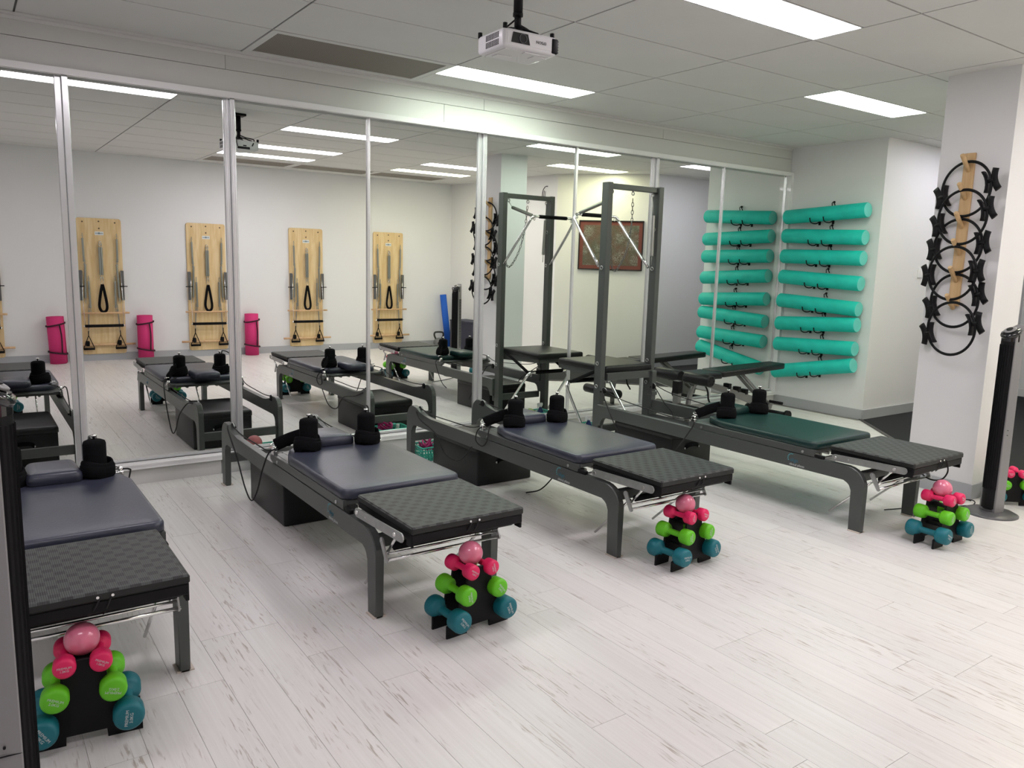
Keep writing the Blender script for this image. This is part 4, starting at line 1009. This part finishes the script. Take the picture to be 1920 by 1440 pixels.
# ------------------------------------------------------------------ spring boards on the back wall (seen in the mirror)
def springboard():
    t = thing('spring_board', '', 'exercise board', group='spring boards on the back wall')
    bb = B(); prism(bb, rrect(-.262, .09, .262, 1.86, .03, 4), 'y', 0, .022, bev=.002); bd = obj('board', bb, board_wood, t)
    bb = B()
    for x_, z in ((-.19, 1.81), (0, 1.82), (.19, 1.81), (0, 1.73)): cyl(bb, (x_, .02, z), (x_, .026, z), .010, seg=10)
    objs('screw', bb, mat('brown_metal', (.10, .06, .03), .5), bd)
    bb = B(); bx2(bb, (-.052, .022, 1.645), (.052, .0245, 1.69), .001); pq = obj('name_plate', bb, mat('plate_white', (.72, .74, .74), .4), t)
    bb = B(); cyl(bb, (-.002, .024, 1.668), (-.002, .0262, 1.668), .012, seg=14)
    for k in range(7):
        if k != 3: bx2(bb, (-.042+k*.0125, .0245, 1.660), (-.034+k*.0125, .026, 1.674))
    obj('plate_print', bb, mat('grey_print', (.18, .24, .27), .5), pq)
    def spring(x0, z0, x1, z1, nm='spring', r=.015, parent=t):
        bb = B(); p0, p1 = Vector((x0, .055, z0)), Vector((x1, .055, z1)); d = p1-p0; L_ = d.length
        prof = [(.003, 0)]+[(r if k % 2 else r*.8, L_*k/47) for k in range(48)]+[(.003, L_)]
        lathe(bb, prof, p0, d, 8)
        for e, s in ((p0, 1), (p1, -1)):
            for j in range(3):
                c = e+Vector((0, 0, s*(.012+.022*j))); fl = j % 2
                tube(bb, [(c.x+(.007*cos(q) if fl else 0), c.y+(0 if fl else .007*cos(q)), c.z+.013*sin(q)) for q in [2*pi*m_/8 for m_ in range(8)]], 0.003, 5, True)
        return obj(nm, bb, spring_m, parent)
    for s in (-1, 1):
        spring(s*.20, 1.60, s*.195, 1.30); spring(s*.185, 1.27, s*.20, .83); spring(s*.155, 1.05, s*.15, .70)
        bb = B(); bx2(bb, (s*.245-.018, .03, .80), (s*.245+.018, .06, 1.19), .003); sp = obj('side_panel', bb, mat('panel_grey', (.10, .10, .10), .5), t)
        bb = B(); cyl(bb, (s*.21, .07, .985), (s*.30, .07, .985), .006, seg=8); obj('pin', bb, black_pl, sp)
        # steel side rods of the push bar
        bb = B(); tube(bb, [(s*.225, .06, 1.18), (s*.235, .075, .80), (s*.225, .09, .47)], .004, 6); obj('bar_rod', bb, chrome, t)
        # stirrup handle
        hx = s*.19+.0
        bb = B(); tube(bb, smoothpts([(hx, .06, .40), (hx, .06, .335)], 3), .006, 6, flat=(.013, .005)); tube(bb, [(hx, .06, .34), (hx-.065, .062, .17)], .006, 6, flat=(.012, .005)); tube(bb, [(hx, .06, .34), (hx+.065, .062, .17)], .006, 6, flat=(.012, .005)); h = obj('stirrup', bb, black_fab, t)
        bb = B(); cyl(bb, (hx-.065, .065, .165), (hx+.065, .065, .165), .015, seg=12); box(bb, (hx-.015, .055, .235), (.05, .03, .07), .012, 2); obj('handle_grip', bb, bar_grip, h)
        spring(s*.17, .68, s*.185, .43, r=.009)
    spring(-.012, 1.49, -.012, 1.13); spring(.012, 1.49, .012, 1.13)
    bb = B(); cyl(bb, (0, .022, 1.57), (0, .06, 1.56), .006, seg=8); tube(bb, [(0+.014*cos(q), .055, 1.535+.03*sin(q)) for q in [2*pi*m_/12 for m_ in range(12)]], .003, 6, True); tube(bb, [(.018*cos(q), .055, 1.06+.045*sin(q)) for q in [2*pi*m_/12 for m_ in range(12)]], .003, 6, True); obj('carabiner', bb, chrome, t)
    bb = B(); tube(bb, smoothpts([(0, .06, 1.01), (-.022, .062, .90), (-.045, .065, .74), (-.030, .068, .67), (.0, .07, .65), (.035, .068, .67), (.045, .065, .74), (.024, .062, .90), (.004, .06, 1.01)], 5), .014, 8, flat=(.005, .017)); obj('foot_strap', bb, black_fab, t)
    bb = B(); cyl(bb, (-.31, .065, .635), (.31, .065, .635), .0125, seg=12); obj('dowel', bb, dowel_m, t)
    bb = B(); cyl(bb, (-.37, .05, .215), (.37, .05, .215), .0145, seg=12); obj('dowel', bb, dowel_m, t)
    bb = B(); cyl(bb, (-.225, .09, .468), (.225, .09, .468), .019, seg=14); obj('push_bar', bb, bar_grip, t)
    bb = B(); cyl(bb, (-.245, .09, .468), (-.225, .09, .468), .012, seg=10); cyl(bb, (.225, .09, .468), (.245, .09, .468), .012, seg=10); objs('bar_end', bb, chrome, t)
    return t
sb = springboard(); sb.location = (1.535, YB+.002, 0)
lb = ['birch spring board second from the left in the mirror, between two pink mats', 'birch spring board in the mirror between the second and third pink mats', 'birch spring board fourth from the left in the mirror, right of the last pink mat',
      'birch spring board rightmost in the mirror, nearest the blue mat', 'birch spring board cut off at the left edge of the mirror view']
sb['label'] = lb[0]
for k, x_ in enumerate((2.87, 4.315, 5.68, .155)): dup(sb, (x_, YB+.002, 0), label=lb[k+1])

def mat_roll(x_, y_, label, lean=(0, 0), h=.60, r=.10, m=pink_mat_m, strap=True):
    t = thing('rolled_mat', label, 'exercise mat', (x_, y_, 0), rot=(lean[0], lean[1], 0), group='rolled pink mats along the back wall' if strap else None)
    bb = B(); tw = []
    n = 120
    # spiral roll
    pts = []
    for k in range(n):
        a = k/n*2*pi*5; rr = .018+(r-.018)*k/(n-1); pts.append((rr*cos(a), rr*sin(a)))
    low = [bb.verts.new((p[0], p[1], .002)) for p in pts]; hi = [bb.verts.new((p[0], p[1], h)) for p in pts]
    th = .006; low2 = []; hi2 = []
    for k in range(n):
        a = Vector(pts[k]); d = a.normalized()*th; low2.append(bb.verts.new((a.x+d.x, a.y+d.y, .002))); hi2.append(bb.verts.new((a.x+d.x, a.y+d.y, h)))
    for k in range(n-1):
        for q in ((low[k], low[k+1], hi[k+1], hi[k]), (low2[k], hi2[k], hi2[k+1], low2[k+1]), (hi[k], hi[k+1], hi2[k+1], hi2[k]), (low[k], low2[k], low2[k+1], low[k+1])):
            f = bb.faces.new(q); f.smooth = False
    bb.faces.new((low[-1], low2[-1], hi2[-1], hi[-1]))
    for f in bb.faces: f.smooth = abs(f.normal.z) < .5
    obj('mat_sheet', bb, m, t)
    if strap:
        bb = B(); rr = r+.012
        for z, tl in ((.50, .02), (.14, -.02)): tube(bb, [(rr*cos(q), rr*sin(q), z+tl*cos(q)) for q in [2*pi*j/28 for j in range(28)]], .01, 6, True, flat=(.002, .011))
        tube(bb, smoothpts([(rr*.3, rr*.97, .50), (rr*.42, rr*.93, .35), (rr*.35, rr*.96, .14)], 5), .01, 6, flat=(.003, .010)); obj('carry_strap', bb, dark_strap, t)
    return t
mat_roll(.985, YB+.125, 'rolled pink mat leftmost in the mirror, leaning on the wall', lean=(0, -.03))
mat_roll(2.02, YB+.125, 'rolled pink mat in the mirror between the second and third spring boards')
mat_roll(3.45, YB+.125, 'rolled pink mat rightmost in the mirror, between the third and fourth spring boards')
mat_roll(6.74, YB+.17, 'tall blue rolled mat leaning in the corner by the back wall', lean=(.06, -.10), h=.88, r=.052, m=blue_foam, strap=False)
# kettlebell
t = thing('kettlebell', 'grey kettlebell on the floor beside the blue mat', 'kettlebell', (6.52, YB+.22, 0), radians(20))
bb = B(); lathe(bb, [(.001, 0), (.06, 0), (.085, .03), (.092, .075), (.08, .12), (.05, .15), (.02, .16), (.001, .161)], (0, 0, 0), (0, 0, 1), 28, caps=False); obj('bell', bb, mat('kettle_grey', (.16, .165, .17), .5, metal=.3), t)
bb = B(); tube(bb, smoothpts([(-.045, 0, .13), (-.075, 0, .20), (-.068, 0, .245), (-.03, 0, .258), (.03, 0, .258), (.068, 0, .245), (.075, 0, .20), (.045, 0, .13)], 5), .015, 10); obj('handle', bb, mat('kettle_dark', (.03, .03, .03), .45), t)
bb = B(); cyl(bb, (0, .085, .075), (0, .094, .075), .032, seg=18); obj('badge', bb, black_pl, t)
t = thing('storage_box', 'dark navy storage box against the right wall behind the pillar', 'box', (6.70, -.20, 0), radians(-4.4))
bb = B(); bx2(bb, (-.16, -.30, .0), (.17, .30, .47), .006); obj('box_body', bb, mat('navy_board', (.02, .022, .045), .6), t)
bb = B(); bx2(bb, (-.165, -.305, .47), (.17, .305, .495), .006); obj('box_lid', bb, mat('navy_board', (.02, .022, .045), .6), t)

# ------------------------------------------------------------------ painting and wall lettering
A, C_ = Vector((7.274, 1.798)), Vector((7.885, 2.472)); d = (C_-A).normalized(); nrm = Vector((-d.y, d.x))
W_, Hh = (C_-A).length, .69
t = thing('framed_painting', 'brown dot-style painting with terracotta border in a thin black frame', 'painting', (0, 0, 0))
pm = frame_mat(((A.x+C_.x)/2+nrm.x*.004, (A.y+C_.y)/2+nrm.y*.004, 1.715), (-d.x, -d.y, 0), (0, 0, 1)); t.matrix_world = pm
bb = B(); 
for s in (-1, 1): bx2(bb, (s*W_/2, -Hh/2, 0), (s*(W_/2-.016), Hh/2, .03), .002); bx2(bb, (-W_/2, s*Hh/2, 0), (W_/2, s*(Hh/2-.016), .03), .002)
obj('frame', bb, mat('art_frame_black', (.012, .008, .008), .4), t)
bb = B(); bx2(bb, (-W_/2+.015, -Hh/2+.015, 0), (W_/2-.015, Hh/2-.015, .015)); obj('border', bb, art_border, t)
bb = B(); bx2(bb, (-W_/2+.065, -Hh/2+.065, .010), (W_/2-.065, Hh/2-.065, .017)); obj('canvas', bb, painting_m, t)
dw = Vector((.2, 2.62, 0)).normalized(); wx = 6.85+(1.0-YB)/2.62*.2
ink = mat('wall_ink', (.03, .03, .035), .5)
def on_wall(y): return (6.85+(y-YB)/2.62*.2-.002, y, 0)
p = on_wall(-.12); text('Personal', .13, ink, wall_right, frame_mat((p[0], p[1], 2.345), -dw, (0, 0, 1)), extr=.001)
bb = B(); p = on_wall(1.32); base = Vector((p[0], p[1], 2.42))
tube(bb, [base+dw*(.09*cos(q))+Vector((0, 0, .12*sin(q))) for q in [radians(200-k*14) for k in range(10)]], .006, 6)
tube(bb, [base+dw*-.05+Vector((0, 0, .06)), base+dw*-.06+Vector((0, 0, -.04))], .005, 6); tube(bb, [base+dw*-.02+Vector((0, 0, .05)), base+dw*-.03+Vector((0, 0, -.03))], .004, 6)
obj('flourish', bb, ink, wall_right)
